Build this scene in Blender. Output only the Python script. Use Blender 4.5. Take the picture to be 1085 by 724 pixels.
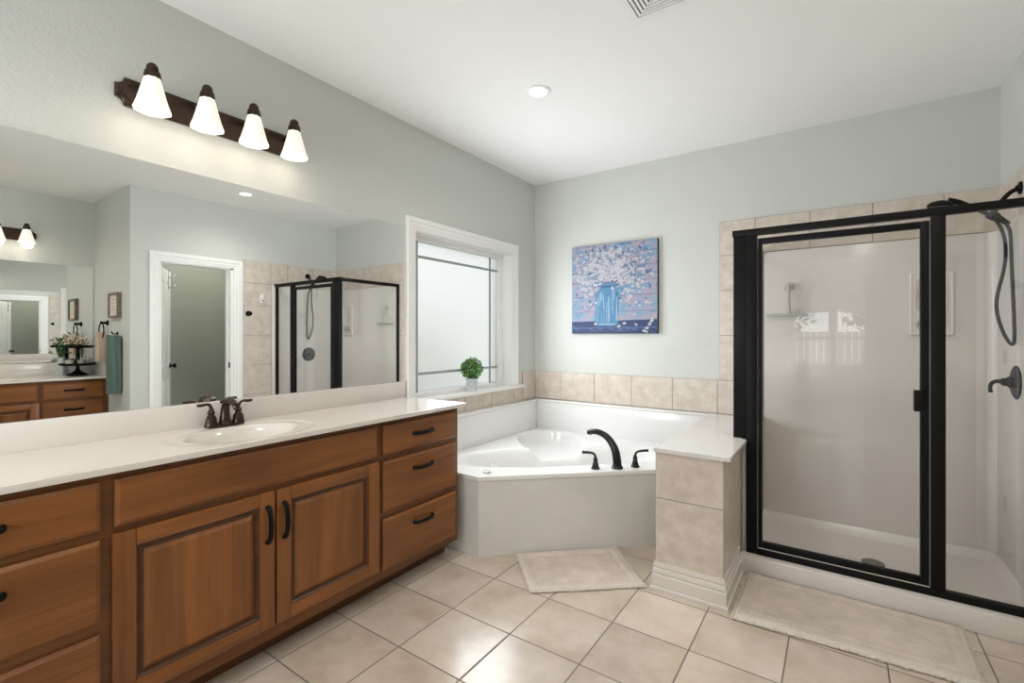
import bpy, bmesh, math, random
from mathutils import Vector, Matrix, noise
random.seed(7)
PI = math.pi
for o in list(bpy.data.objects): bpy.data.objects.remove(o)
SC = bpy.context.scene
COL = SC.collection

# ------------------------------------------------------------ camera, world, light, exposure
H, EYE, CX, YB, WX, YC, W2 = 2.74, 1.3258, 2.3529, 3.7694, 3.1093, 1.5726, 4.1822
cam_d = bpy.data.cameras.new('camera'); cam = bpy.data.objects.new('camera', cam_d); COL.objects.link(cam)
cam.location = (CX, 0, EYE); cam.rotation_euler = (PI/2, 0, 0.6069)
cam_d.sensor_fit = 'HORIZONTAL'; cam_d.sensor_width = 36; cam_d.lens = 497.7/1085*36
cam_d.shift_y = -(362-355.45)/1085*-1*-1
cam_d.clip_start = 0.02
SC.camera = cam
SC.view_settings.view_transform = 'Standard'; SC.view_settings.look = 'None'
SC.view_settings.gamma = 1; SC.view_settings.use_curve_mapping = False
SC.view_settings.exposure = 0.08
try:
    SC.cycles.use_denoising = True
    SC.cycles.max_bounces = 12; SC.cycles.diffuse_bounces = 6; SC.cycles.glossy_bounces = 8
    SC.cycles.transparent_max_bounces = 24; SC.cycles.sample_clamp_indirect = 6
except Exception: pass
world = bpy.data.worlds.new('sky'); SC.world = world; world.use_nodes = True
bgn = world.node_tree.nodes['Background']; bgn.inputs[0].default_value = (.95, .975, 1, 1); bgn.inputs[1].default_value = 3.6

def light(name, kind, loc, power, rot=(0, 0, 0), size=.2, size_y=None, color=(1, 1, 1), parent=None, spot=None, blend=.6):
    d = bpy.data.lights.new(name, kind); d.energy = power; d.color = color
    if kind == 'AREA':
        d.size = size
        if size_y: d.shape = 'RECTANGLE'; d.size_y = size_y
        elif name.startswith('downlight'): d.shape = 'DISK'
    else: d.shadow_soft_size = size
    if kind == 'SPOT': d.spot_size = spot; d.spot_blend = blend
    o = bpy.data.objects.new(name, d); COL.objects.link(o); o.location = loc; o.rotation_euler = rot
    if parent: o.parent = parent
    return o
DAY = (.93, .97, 1)
P_BATHWIN, P_REAR, P_DOWN, P_BULB, P_CLOSET = 22, 52, 27, .44, 10
light('bathroom_window_daylight', 'AREA', (.06, 2.80, 1.47), P_BATHWIN, (0, -PI/2, 0), .95, 1.0, DAY)
light('rear_window_daylight', 'AREA', (.72, -1.27, 1.55), P_REAR, (PI/2+.25, 0, 0), 1.1, 1.3, DAY)  # added fill light; the rear wall has no window here
sun = bpy.data.lights.new('sun', 'SUN'); sun.energy = 3.2; sun.angle = .01; sun.color = (1, .97, .92)
sun_o = bpy.data.objects.new('sun', sun); COL.objects.link(sun_o); sun_o.rotation_euler = Vector((.35, .62, .7)).to_track_quat('Z', 'Y').to_euler()
light('bedroom_lamp', 'POINT', (3.6, -3.6, 2.2), 60, size=.3, color=(1, .96, .9))  # unseen light added to brighten the bedroom, no fitting modelled

# ------------------------------------------------------------ materials
def nt(name):
    m = bpy.data.materials.new(name); m.use_nodes = True
    n = m.node_tree.nodes; b = n['Principled BSDF']
    return m, n, m.node_tree.links, b
def rgb(c): return (c[0], c[1], c[2], 1)
def plain(name, c, rough=.5, metal=0, spec=.5, var=0, scale=20, bump=0, bscale=80, emit=None, estr=0, coat=0):
    m, n, l, b = nt(name)
    b.inputs['Base Color'].default_value = rgb(c); b.inputs['Roughness'].default_value = rough
    b.inputs['Metallic'].default_value = metal; b.inputs['Specular IOR Level'].default_value = spec
    b.inputs['Coat Weight'].default_value = coat
    tc = n.new('ShaderNodeTexCoord')
    if var:
        nz = n.new('ShaderNodeTexNoise'); nz.inputs['Scale'].default_value = scale; nz.inputs['Detail'].default_value = 5
        r = n.new('ShaderNodeValToRGB'); r.color_ramp.elements[0].position = .3; r.color_ramp.elements[1].position = .7
        r.color_ramp.elements[0].color = rgb([x*(1-var) for x in c]); r.color_ramp.elements[1].color = rgb([min(1, x*(1+var)) for x in c])
        l.new(tc.outputs['Object'], nz.inputs['Vector']); l.new(nz.outputs['Fac'], r.inputs[0]); l.new(r.outputs[0], b.inputs['Base Color'])
    if bump:
        nb = n.new('ShaderNodeTexNoise'); nb.inputs['Scale'].default_value = bscale; nb.inputs['Detail'].default_value = 3
        bp = n.new('ShaderNodeBump'); bp.inputs['Strength'].default_value = bump; bp.inputs['Distance'].default_value = .004
        l.new(tc.outputs['Object'], nb.inputs['Vector']); l.new(nb.outputs['Fac'], bp.inputs['Height']); l.new(bp.outputs[0], b.inputs['Normal'])
    if emit:
        b.inputs['Emission Color'].default_value = rgb(emit); b.inputs['Emission Strength'].default_value = estr
    return m
def wood(name, axis, tone=1.0, seed=0, boards=0):
    """stained alder: grain running along the given axis"""
    m, n, l, b = nt(name)
    tc = n.new('ShaderNodeTexCoord'); mp = n.new('ShaderNodeMapping')
    sc = [9, 9, 9]; sc['xyz'.index(axis)] = .9
    mp.inputs['Scale'].default_value = sc; mp.inputs['Location'].default_value = (seed, seed*.7, seed*1.3)
    nz = n.new('ShaderNodeTexNoise'); nz.inputs['Scale'].default_value = 1.6; nz.inputs['Detail'].default_value = 6; nz.inputs['Distortion'].default_value = .6
    mp2 = n.new('ShaderNodeMapping'); sc2 = [150, 150, 150]; sc2['xyz'.index(axis)] = 3.5; mp2.inputs['Scale'].default_value = sc2
    nf = n.new('ShaderNodeTexNoise'); nf.inputs['Scale'].default_value = 1; nf.inputs['Detail'].default_value = 3
    r = n.new('ShaderNodeValToRGB'); e = r.color_ramp.elements
    e[0].position = .28; e[1].position = .75
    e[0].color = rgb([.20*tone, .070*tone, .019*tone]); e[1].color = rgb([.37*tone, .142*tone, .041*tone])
    mx = n.new('ShaderNodeMixRGB'); mx.blend_type = 'MULTIPLY'; mx.inputs[0].default_value = .42
    l.new(tc.outputs['Object'], mp.inputs[0]); l.new(mp.outputs[0], nz.inputs['Vector'])
    l.new(tc.outputs['Object'], mp2.inputs[0]); l.new(mp2.outputs[0], nf.inputs['Vector'])
    l.new(nz.outputs['Fac'], r.inputs[0]); l.new(r.outputs[0], mx.inputs[1]); l.new(nf.outputs['Fac'], mx.inputs[2]); last = mx.outputs[0]
    if boards:                                   # edge-glued boards differ a little in tone
        sp = n.new('ShaderNodeSeparateXYZ'); l.new(tc.outputs['Object'], sp.inputs[0])
        dv = n.new('ShaderNodeMath'); dv.operation = 'DIVIDE'; l.new(sp.outputs[1], dv.inputs[0]); dv.inputs[1].default_value = boards
        fl = n.new('ShaderNodeMath'); fl.operation = 'FLOOR'; l.new(dv.outputs[0], fl.inputs[0])
        wn = n.new('ShaderNodeTexWhiteNoise'); wn.noise_dimensions = '1D'; l.new(fl.outputs[0], wn.inputs['W'])
        mr = n.new('ShaderNodeMapRange'); l.new(wn.outputs['Value'], mr.inputs[0]); mr.inputs[3].default_value = .84; mr.inputs[4].default_value = 1.12
        hs = n.new('ShaderNodeHueSaturation'); l.new(mr.outputs[0], hs.inputs['Value']); l.new(last, hs.inputs['Color']); last = hs.outputs[0]
    l.new(last, b.inputs['Base Color'])
    b.inputs['Roughness'].default_value = .33; b.inputs['Specular IOR Level'].default_value = .4
    return m
def tile_color_nodes(n, l, c1, c2, vec, scale=3.2):
    nz = n.new('ShaderNodeTexNoise'); nz.inputs['Scale'].default_value = scale; nz.inputs['Detail'].default_value = 9; nz.inputs['Roughness'].default_value = .62
    l.new(vec, nz.inputs['Vector'])
    r = n.new('ShaderNodeValToRGB'); r.color_ramp.elements[0].position = .34; r.color_ramp.elements[1].position = .66
    r.color_ramp.elements[0].color = rgb(c1); r.color_ramp.elements[1].color = rgb(c2)
    l.new(nz.outputs['Fac'], r.inputs[0]); return r
def floor_mat(name, s, x0, y0, c1, c2, grout):
    m, n, l, b = nt(name)
    g = n.new('ShaderNodeNewGeometry'); sp = n.new('ShaderNodeSeparateXYZ'); l.new(g.outputs['Position'], sp.inputs[0])
    def M(op, a, bb=None, cl=False):
        q = n.new('ShaderNodeMath'); q.operation = op; q.use_clamp = cl
        for i, v in enumerate((a, bb)):
            if v is None: continue
            if isinstance(v, (int, float)): q.inputs[i].default_value = v
            else: l.new(v, q.inputs[i])
        return q.outputs[0]
    ds, ids = [], []
    for ax, o0 in ((0, x0), (1, y0)):
        t = M('DIVIDE', M('SUBTRACT', sp.outputs[ax], o0), s)
        fl = M('FLOOR', t); fr = M('SUBTRACT', t, fl)
        ds.append(M('MULTIPLY', M('MINIMUM', fr, M('SUBTRACT', 1, fr)), s)); ids.append(fl)
    d = M('MINIMUM', *ds)
    mask = M('DIVIDE', M('SUBTRACT', d, .0022), .0016, True)
    cb = n.new('ShaderNodeCombineXYZ'); l.new(ids[0], cb.inputs[0]); l.new(ids[1], cb.inputs[1])
    wn = n.new('ShaderNodeTexWhiteNoise'); l.new(cb.outputs[0], wn.inputs['Vector'])
    va = n.new('ShaderNodeVectorMath'); va.operation = 'MULTIPLY_ADD'; l.new(wn.outputs['Color'], va.inputs[0]); va.inputs[1].default_value = (9, 9, 9); l.new(g.outputs['Position'], va.inputs[2])
    r = tile_color_nodes(n, l, c1, c2, va.outputs[0])
    hv = n.new('ShaderNodeHueSaturation'); l.new(M('ADD', M('MULTIPLY', wn.outputs['Value'], .10), .95), hv.inputs['Value']); l.new(r.outputs[0], hv.inputs['Color'])
    mx = n.new('ShaderNodeMixRGB'); l.new(mask, mx.inputs[0]); mx.inputs[1].default_value = rgb(grout); l.new(hv.outputs[0], mx.inputs[2])
    l.new(mx.outputs[0], b.inputs['Base Color'])
    l.new(M('SUBTRACT', .75, M('MULTIPLY', mask, .54)), b.inputs['Roughness'])
    b.inputs['Specular IOR Level'].default_value = .8
    bp = n.new('ShaderNodeBump'); bp.inputs['Strength'].default_value = .5; bp.inputs['Distance'].default_value = .002
    l.new(M('DIVIDE', d, .006, True), bp.inputs['Height']); l.new(bp.outputs[0], b.inputs['Normal'])
    return m
def tile_mat(name, c1, c2, rough=.35):
    m, n, l, b = nt(name); g = n.new('ShaderNodeNewGeometry')
    r = tile_color_nodes(n, l, c1, c2, g.outputs['Position'], 13)
    l.new(r.outputs[0], b.inputs['Base Color']); b.inputs['Roughness'].default_value = rough
    return m
def glass_mat(name, tint=(.97, .985, .98), base=.055, rough=0.0):
    m, n, l, b = nt(name); n.remove(b); out = n['Material Output']
    tr = n.new('ShaderNodeBsdfTransparent'); tr.inputs[0].default_value = rgb(tint)
    gl = n.new('ShaderNodeBsdfGlossy'); gl.inputs['Roughness'].default_value = rough
    lw = n.new('ShaderNodeLayerWeight'); lw.inputs[0].default_value = .5
    p = n.new('ShaderNodeMath'); p.operation = 'POWER'; l.new(lw.outputs['Facing'], p.inputs[0]); p.inputs[1].default_value = 5
    q = n.new('ShaderNodeMath'); q.operation = 'MULTIPLY_ADD'; l.new(p.outputs[0], q.inputs[0]); q.inputs[1].default_value = 1-base; q.inputs[2].default_value = base
    mx = n.new('ShaderNodeMixShader'); l.new(q.outputs[0], mx.inputs[0]); l.new(tr.outputs[0], mx.inputs[1]); l.new(gl.outputs[0], mx.inputs[2])
    l.new(mx.outputs[0], out.inputs[0]); return m
def frosted_mat(name):
    m, n, l, b = nt(name); n.remove(b); out = n['Material Output']
    t = n.new('ShaderNodeBsdfTranslucent'); t.inputs[0].default_value = (.60, .605, .60, 1)
    rf = n.new('ShaderNodeBsdfRefraction'); rf.inputs['Roughness'].default_value = .55; rf.inputs['IOR'].default_value = 1.25; rf.inputs[0].default_value = (.64, .645, .64, 1)
    gl = n.new('ShaderNodeBsdfGlossy'); gl.inputs['Roughness'].default_value = .3
    tc = n.new('ShaderNodeTexCoord'); nz = n.new('ShaderNodeTexNoise'); nz.inputs['Scale'].default_value = 220
    l.new(tc.outputs['Object'], nz.inputs['Vector'])
    bp = n.new('ShaderNodeBump'); bp.inputs['Strength'].default_value = .25; bp.inputs['Distance'].default_value = .002; l.new(nz.outputs['Fac'], bp.inputs['Height'])
    a = n.new('ShaderNodeMixShader'); a.inputs[0].default_value = .6; l.new(t.outputs[0], a.inputs[1]); l.new(rf.outputs[0], a.inputs[2])
    c = n.new('ShaderNodeMixShader'); c.inputs[0].default_value = .05; l.new(a.outputs[0], c.inputs[1]); l.new(gl.outputs[0], c.inputs[2])
    l.new(bp.outputs[0], rf.inputs['Normal']); l.new(bp.outputs[0], gl.inputs['Normal'])
    l.new(c.outputs[0], out.inputs[0]); return m
def mirror_mat(name):
    m, n, l, b = nt(name); n.remove(b)
    g = n.new('ShaderNodeBsdfGlossy'); g.inputs['Roughness'].default_value = 0; g.inputs[0].default_value = (.93, .945, .935, 1)
    l.new(g.outputs[0], n['Material Output'].inputs[0]); return m
def canvas_mat(name):
    m, n, l, b = nt(name)
    tc = n.new('ShaderNodeTexCoord'); mp = n.new('ShaderNodeMapping'); mp.inputs['Scale'].default_value = (6, 6, 15)
    nz = n.new('ShaderNodeTexNoise'); nz.inputs['Scale'].default_value = 1.3; nz.inputs['Detail'].default_value = 7; nz.inputs['Roughness'].default_value = .7
    r = n.new('ShaderNodeValToRGB'); e = r.color_ramp.elements
    e[0].position = .3; e[0].color = (.085, .18, .31, 1); e[1].position = .72; e[1].color = (.43, .42, .49, 1)
    k = e.new(.43); k.color = (.16, .29, .42, 1); k = e.new(.52); k.color = (.27, .29, .40, 1); k = e.new(.60); k.color = (.34, .29, .36, 1)
    l.new(tc.outputs['Object'], mp.inputs[0]); l.new(mp.outputs[0], nz.inputs['Vector']); l.new(nz.outputs['Fac'], r.inputs[0]); l.new(r.outputs[0], b.inputs['Base Color'])
    b.inputs['Roughness'].default_value = .6; return m

M = {}
M['wall'] = plain('sage_wall_paint', (.625, .640, .612), .6, spec=.25, bump=.6, bscale=85)
M['wall_warm'] = M['wall']
M['ceil'] = plain('ceiling_paint', (.88, .88, .87), .8, spec=.1, bump=.2, bscale=60)
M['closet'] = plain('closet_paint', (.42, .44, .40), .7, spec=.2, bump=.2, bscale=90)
M['trim'] = plain('white_trim_paint', (.88, .88, .87), .35)
M['floor'] = floor_mat('floor_tile', .340, .816, 1.708, (.47, .385, .305), (.64, .56, .48), (.15, .125, .105))
M['carpet'] = plain('bedroom_carpet', (.45, .41, .36), .95, bump=.6, bscale=300)
M['tile'] = tile_mat('wall_tile', (.56, .485, .415), (.70, .63, .56))
M['grout'] = plain('grout', (.40, .35, .30), .9)
M['counter'] = plain('cultured_marble', (.695, .65, .61), .16, var=.02, scale=5, coat=.2)
M['apron'] = plain('tub_marble', (.66, .645, .62), .22, var=.045, scale=3.5)
M['cap'] = plain('polished_cap', (.74, .72, .71), .08, var=.02, scale=6)
M['tub'] = plain('white_acrylic', (.80, .80, .79), .16)
M['fiberglass'] = plain('white_fiberglass', (.735, .695, .66), .22)
M['black'] = plain('matte_black_metal', (.005, .005, .005), .45, 0, .16)
M['bronze'] = plain('oil_rubbed_bronze', (.045, .030, .022), .32, .75, var=.35, scale=30)
M['bronze_lt'] = plain('brushed_bronze', (.060, .038, .028), .34, .75)
M['faucet'] = plain('antique_bronze', (.055, .038, .028), .28, .85, var=.35, scale=60)
M['darkfaucet'] = plain('dark_bronze', (.024, .026, .029), .2, .6)
M['wood_h'] = wood('stained_wood_grain_along', 'y'); M['wood_v'] = wood('stained_wood_grain_upright', 'z', 1.0, 3.1)
M['wood_p'] = wood('stained_wood_panel', 'z', .95, 7.7, .135)
M['wood_dark'] = wood('stained_wood_face_frame', 'y', .62, 5)
M['glaze'] = wood('dark_glazed_moulding', 'y', .36, 9)
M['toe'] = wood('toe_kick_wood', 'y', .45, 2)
M['shade'] = plain('alabaster_glass', (.62, .60, .56), .3, emit=(1, .92, .80), estr=.62, var=.05, scale=30)
M['lens'] = plain('lamp_lens', (.9, .9, .9), .4, emit=(1, .96, .9), estr=6)
M['glass'] = glass_mat('clear_glass', (.992, .992, .99)); M['jarglass'] = glass_mat('jar_glass', (.93, .95, .95), .05)
M['frost'] = frosted_mat('frosted_glass'); M['came'] = plain('lead_came', (.33, .38, .37), .5)
M['mirror'] = mirror_mat('mirror_silver')
M['steel'] = plain('chrome', (.7, .7, .7), .15, 1)
M['drain'] = plain('drain_metal', (.16, .155, .15), .35, .8)
M['rug'] = plain('cotton_rug', (.66, .58, .51), .95, spec=.1, var=.10, scale=11, bump=1, bscale=300)
M['clearplastic'] = plain('grey_clear_plastic', (.50, .49, .47), .25)
M['rug_edge'] = plain('cotton_rug_edge', (.71, .645, .585), .95, spec=.1, var=.08, scale=60, bump=1, bscale=300)
M['galv'] = plain('whitewashed_zinc', (.60, .63, .66), .55, .1, var=.22, scale=45)
M['leafs'] = [plain('leaf_%d' % i, c, .7, 0, .25, var=.15, scale=40) for i, c in enumerate([(.04, .11, .03), (.07, .19, .045), (.13, .28, .08), (.22, .36, .13)])]
M['soil'] = plain('moss', (.05, .09, .03), .9)
M['teal'] = plain('teal_towel', (.135, .205, .18), .95, spec=.1, bump=.8, bscale=350)
M['peach'] = plain('peach_towel', (.62, .49, .38), .95, spec=.1, bump=.8, bscale=350)
M['frame'] = plain('weathered_frame_wood', (.22, .18, .13), .7, var=.3, scale=25)
M['paper'] = plain('paper_print', (.70, .66, .60), .8, var=.06, scale=30)
M['paperink'] = plain('faded_print_ink', (.48, .42, .36), .8)
M['white'] = plain('white_plastic', (.85, .85, .84), .4)
M['hose'] = plain('black_hose', (.012, .012, .012), .35, .4, bump=.5, bscale=400)
M['petal'] = plain('cream_petal', (.80, .70, .58), .8, var=.1, scale=40)
M['wax'] = plain('cream_wax', (.80, .72, .62), .5)
M['pinkwax'] = plain('blush_soap', (.72, .50, .42), .5)
M['slot'] = plain('dark_slot', (.05, .05, .05), .9)
M['canvas'] = canvas_mat('canvas_print')
for k, c in dict(navy=(.022, .05, .15), navy2=(.08, .14, .30), jar=(.08, .24, .43), jar2=(.16, .38, .56), jar3=(.27, .46, .60), jard=(.04, .13, .30), blossom=(.62, .61, .64), blossom2=(.43, .43, .55), stem=(.12, .11, .19), seam=(.17, .18, .28), cside=(.25, .22, .20)).items():
    M['ink_'+k] = plain('ink_'+k, [q*.8 for q in c], .6)
M['fence'] = plain('fence_board', (.46, .44, .40), .85, var=.15, scale=6)
M['grass'] = plain('lawn', (.22, .26, .14), .95, var=.2, scale=8)
M['tree'] = plain('tree_leaf', (.22, .27, .17), .9, var=.3, scale=6)

# ------------------------------------------------------------ mesh builder
class MB:
    def __init__(s): s.bm = bmesh.new(); s.mi = 0
    def _tag(s, faces):
        for f in faces: f.material_index = s.mi
        return s
    def mat(s, i): s.mi = i; return s
    def box(s, x0, x1, y0, y1, z0, z1, bev=0, seg=2, M4=None):
        r = bmesh.ops.create_cube(s.bm, size=1)
        vs = r['verts']
        for v in vs: v.co = Vector(((x0+x1)/2+v.co.x*(x1-x0), (y0+y1)/2+v.co.y*(y1-y0), (z0+z1)/2+v.co.z*(z1-z0)))
        fs = set(f for v in vs for f in v.link_faces)
        if bev:
            es = set(e for v in vs for e in v.link_edges)
            rr = bmesh.ops.bevel(s.bm, geom=list(es), offset=bev, segments=seg, profile=.5, affect='EDGES')
            fs = set(rr['faces']) | set(f for f in fs if f.is_valid)
            vs = list(set(v for f in fs for v in f.verts))
            fs = set(f for v in vs for f in v.link_faces)
        if M4 is not None:
            for v in vs: v.co = M4 @ v.co
        return s._tag(fs)
    def poly(s, pts):
        f = s.bm.faces.new([s.bm.verts.new(p) for p in pts]); f.material_index = s.mi; return s
    def prism(s, pts, vec, cap=True):
        """closed outline swept along vec"""
        a = [s.bm.verts.new(p) for p in pts]; b = [s.bm.verts.new(Vector(p)+Vector(vec)) for p in pts]
        n = len(a); fs = []
        for i in range(n): fs.append(s.bm.faces.new((a[i], a[(i+1) % n], b[(i+1) % n], b[i])))
        if cap: fs.append(s.bm.faces.new(a[::-1])); fs.append(s.bm.faces.new(b))
        return s._tag(fs)
    def lathe(s, prof, c=(0, 0, 0), axis=(0, 0, 1), n=28, M4=None, flute=0, nf=12):
        """prof: (radius, height) pairs along axis from c"""
        ax = Vector(axis).normalized(); q = Vector((0, 0, 1)).rotation_difference(ax).to_matrix()
        rings = []
        for r, h in prof:
            if r < 1e-6: rings.append([s.bm.verts.new(Vector(c)+q@Vector((0, 0, h)))]); continue
            ring = []
            for i in range(n):
                a = 2*PI*i/n; rr = r*(1+flute*math.cos(nf*a))
                ring.append(s.bm.verts.new(Vector(c)+q@Vector((rr*math.cos(a), rr*math.sin(a), h))))
            rings.append(ring)
        fs = []
        for A, B in zip(rings, rings[1:]):
            for i in range(n):
                j = (i+1) % n
                if len(A) == 1 and len(B) == 1: break
                if len(A) == 1: fs.append(s.bm.faces.new((A[0], B[j], B[i])))
                elif len(B) == 1: fs.append(s.bm.faces.new((A[i], A[j], B[0])))
                else: fs.append(s.bm.faces.new((A[i], A[j], B[j], B[i])))
        return s._tag(fs)
    def tube(s, pts, rad, n=12, flat=1.0, closed=False, smooth=0, updir=(0, 0, 1)):
        """swept round (or flattened) section; rad number or list"""
        pts = [Vector(p) for p in pts]
        if not isinstance(rad, (list, tuple)): rad = [rad]*len(pts)
        for _ in range(smooth):
            P, R = [], []
            m = len(pts)
            if not closed: P.append(pts[0]); R.append(rad[0])
            for i in range(m if closed else m-1):
                a, b = pts[i], pts[(i+1) % m]; ra, rb = rad[i], rad[(i+1) % m]
                P += [a*.75+b*.25, a*.25+b*.75]; R += [ra*.75+rb*.25, ra*.25+rb*.75]
            if not closed: P.append(pts[-1]); R.append(rad[-1])
            pts, rad = P, R
        m = len(pts); rings = []; fs = []; prev = None
        for i, p in enumerate(pts):
            if closed: t = pts[(i+1) % m]-pts[i-1]
            else: t = pts[min(i+1, m-1)]-pts[max(i-1, 0)]
            t.normalize()
            u = Vector(updir) if prev is None else prev
            u = u-t*u.dot(t)
            if u.length < 1e-4: u = Vector((1, .3, .2)); u = u-t*u.dot(t)
            u.normalize(); prev = u; w = t.cross(u)
            rings.append([s.bm.verts.new(p+rad[i]*(math.cos(2*PI*k/n)*u*flat+math.sin(2*PI*k/n)*w)) for k in range(n)])
        for i in range(m if closed else m-1):
            A, B = rings[i], rings[(i+1) % m]
            for k in range(n): fs.append(s.bm.faces.new((A[k], A[(k+1) % n], B[(k+1) % n], B[k])))
        if not closed: fs.append(s.bm.faces.new(rings[0][::-1])); fs.append(s.bm.faces.new(rings[-1]))
        return s._tag(fs)
    def sphere(s, c, r, sub=2, scale=(1, 1, 1)):
        q = bmesh.ops.create_icosphere(s.bm, subdivisions=sub, radius=r)
        for v in q['verts']: v.co = Vector((v.co.x*scale[0]+c[0], v.co.y*scale[1]+c[1], v.co.z*scale[2]+c[2]))
        return s._tag(set(f for v in q['verts'] for f in v.link_faces))
    def xf(s, M4):
        bmesh.ops.transform(s.bm, matrix=M4, verts=s.bm.verts); return s

ROOT = {}
def tag(o, label, cat, group=None):
    o['label'] = label; o['category'] = cat
    if group: o['group'] = group
    return o
def obj(name, mb, mats, parent=None, sharp=35, kind=None, label=None, smooth=True):
    bm = mb.bm
    bmesh.ops.recalc_face_normals(bm, faces=bm.faces)
    me = bpy.data.meshes.new(name)
    if parent is None:
        xs = [v.co.x for v in bm.verts]; ys = [v.co.y for v in bm.verts]; zs = [v.co.z for v in bm.verts]
        off = Vector(((min(xs)+max(xs))/2, (min(ys)+max(ys))/2, min(zs)))
    else: off = ROOT[parent.name]
    bmesh.ops.translate(bm, vec=-off, verts=bm.verts)
    bm.to_mesh(me); bm.free()
    for m in (mats if isinstance(mats, (list, tuple)) else [mats]): me.materials.append(M[m] if isinstance(m, str) else m)
    if smooth:
        me.polygons.foreach_set('use_smooth', [True]*len(me.polygons)); me.set_sharp_from_angle(angle=math.radians(sharp))
    o = bpy.data.objects.new(name, me); COL.objects.link(o)
    ROOT[o.name] = Vector(off)
    if parent is None: o.location = off
    else: o.parent = parent
    if kind: o['kind'] = kind
    if label: o['label'] = label
    return o
def thing(name, label, cat, loc, group=None, kind=None):
    o = bpy.data.objects.new(name, None); COL.objects.link(o); o.location = loc; o.empty_display_size = .1
    ROOT[o.name] = Vector(loc)
    if label: o['label'] = label
    if cat: o['category'] = cat
    if group: o['group'] = group
    if kind: o['kind'] = kind
    return o
def struct(name, mb, mats, **k): return obj(name, mb, mats, kind='structure', **k)
def bx(*a, **k): return MB().box(*a, **k)

# ------------------------------------------------------------ room shell
T = .12
YR, YBED = -1.3, -5.5                   # bathroom rear wall, bedroom window wall
struct('floor', bx(-.0, 4.4, YR-T, YB, -.1, 0), 'floor')
struct('ceiling', bx(-.2, 4.5, YR-T, YB+T, H, H+.1), 'ceil')
# left wall with the window opening
WY0, WY1, WZ0, WZ1 = 2.235, 3.375, .875, 2.035
m = MB(); m.box(-.2, 0, YR-T, WY0, 0, H); m.box(-.2, 0, WY1, YB+T, 0, H); m.box(-.2, 0, WY0, WY1, 0, WZ0); m.box(-.2, 0, WY0, WY1, WZ1, H)
struct('wall_left', m, 'wall')
struct('wall_back', bx(0, WX, YB, YB+T, 0, H), 'wall')
# right wall with the closet doorway
DY0, DY1, DZ = 1.812, 2.488, 2.055
m = MB(); m.box(WX, WX+T, YC, DY0, 0, H); m.box(WX, WX+T, DY1, YB+T, 0, H); m.box(WX, WX+T, DY0, DY1, DZ, H)
struct('wall_right', m, 'wall')
struct('wall_alcove_side', bx(WX+T, W2, YC, YC+T, 0, H), 'wall')
struct('wall_alcove_back', bx(W2, W2+T, YR-T, YC+T, 0, H), 'wall')
# rear wall with a doorway to the bedroom
m = MB(); m.box(0, 1.3, YR-T, YR, 0, H); m.box(2.62, W2, YR-T, YR, 0, H); m.box(1.3, 2.62, YR-T, YR, 2.3, H)
struct('wall_rear', m, 'wall')
# closet behind the right wall
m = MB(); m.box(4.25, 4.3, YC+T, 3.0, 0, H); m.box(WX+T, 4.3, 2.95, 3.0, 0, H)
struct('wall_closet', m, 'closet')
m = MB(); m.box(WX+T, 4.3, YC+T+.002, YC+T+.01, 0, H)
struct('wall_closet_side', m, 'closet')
# bedroom
struct('floor_bedroom', bx(-.5, 5.2, YBED, YR-T, -.1, 0), 'carpet')
struct('ceiling_bedroom', bx(-.5, 5.2, YBED, YR-T, H, H+.1), 'ceil')
struct('wall_bedroom_left', bx(-.6, -.5, YBED, YR-T, 0, H), 'wall')
struct('wall_bedroom_right', bx(5.2, 5.3, YBED, YR-T, 0, H), 'wall')
BX = [(1.571, 2.226), (2.311, 2.966)]; BZ0, BZ1 = .74, 1.83
m = MB(); y0, y1 = YBED-.15, YBED
m.box(-.6, BX[0][0], y0, y1, 0, H); m.box(BX[1][1], 5.3, y0, y1, 0, H); m.box(BX[0][1], BX[1][0], y0, y1, BZ0, BZ1)
m.box(BX[0][0], BX[1][1], y0, y1, 0, BZ0); m.box(BX[0][0], BX[1][1], y0, y1, BZ1, H)
struct('wall_bedroom_window', m, 'wall')
for i, (a, b) in enumerate(BX):
    w = thing('window_%d' % (i+2), None, None, ((a+b)/2, YBED-.08, BZ0), kind='structure')
    m = MB()
    m.box(a, a+.035, y0+.03, y1-.03, BZ0, BZ1); m.box(b-.035, b, y0+.03, y1-.03, BZ0, BZ1)
    m.box(a+.035, b-.035, y0+.03, y1-.03, BZ1-.035, BZ1); m.box(a+.035, b-.035, y0+.03, y1-.03, BZ0, BZ0+.035); m.box(a+.035, b-.035, y0+.04, y1-.04, 1.25, 1.295)
    obj('window_frame', m, 'trim', w)
    obj('pane', bx(a+.035, b-.035, YBED-.078, YBED-.074, BZ0+.035, BZ1-.035), 'glass', w)
# outside
struct('ground_outside', bx(-9, 9, -16, 8, -.25, -.12), 'grass')
for nm, x0, x1, yy, side, lab in (('garden_fence', -2, 7, -9.0, 0, 'pale board fence outside the bedroom windows, seen reflected in the shower door'), ('garden_fence', 0, 6.5, -3.0, 1, 'board fence outside behind the frosted bathroom window')):  # second fence is unseen, added to darken the lower frosted pane
    f = thing(nm, lab, 'fence', ((x0+x1)/2, yy, -.12) if not side else (-3.2, 1, -.12))
    m = MB(); k = 0
    L0, L1 = (x0, x1) if not side else (-2, 6)
    while L0 < L1:
        if not side: m.box(L0, L0+.135, yy-.01, yy+.01, -.12, 1.42)
        else: m.box(-3.21, -3.19, L0, L0+.135, -.12, 1.5)
        L0 += .15
    obj('pickets', m, 'fence', f)
    m = MB()
    for z in (.2, 1.2):
        if not side: m.box(x0, x1, yy-.05, yy-.01, z, z+.08)
        else: m.box(-3.25, -3.21, -2, 6, z, z+.08)
    obj('rails', m, 'fence', f)
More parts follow.
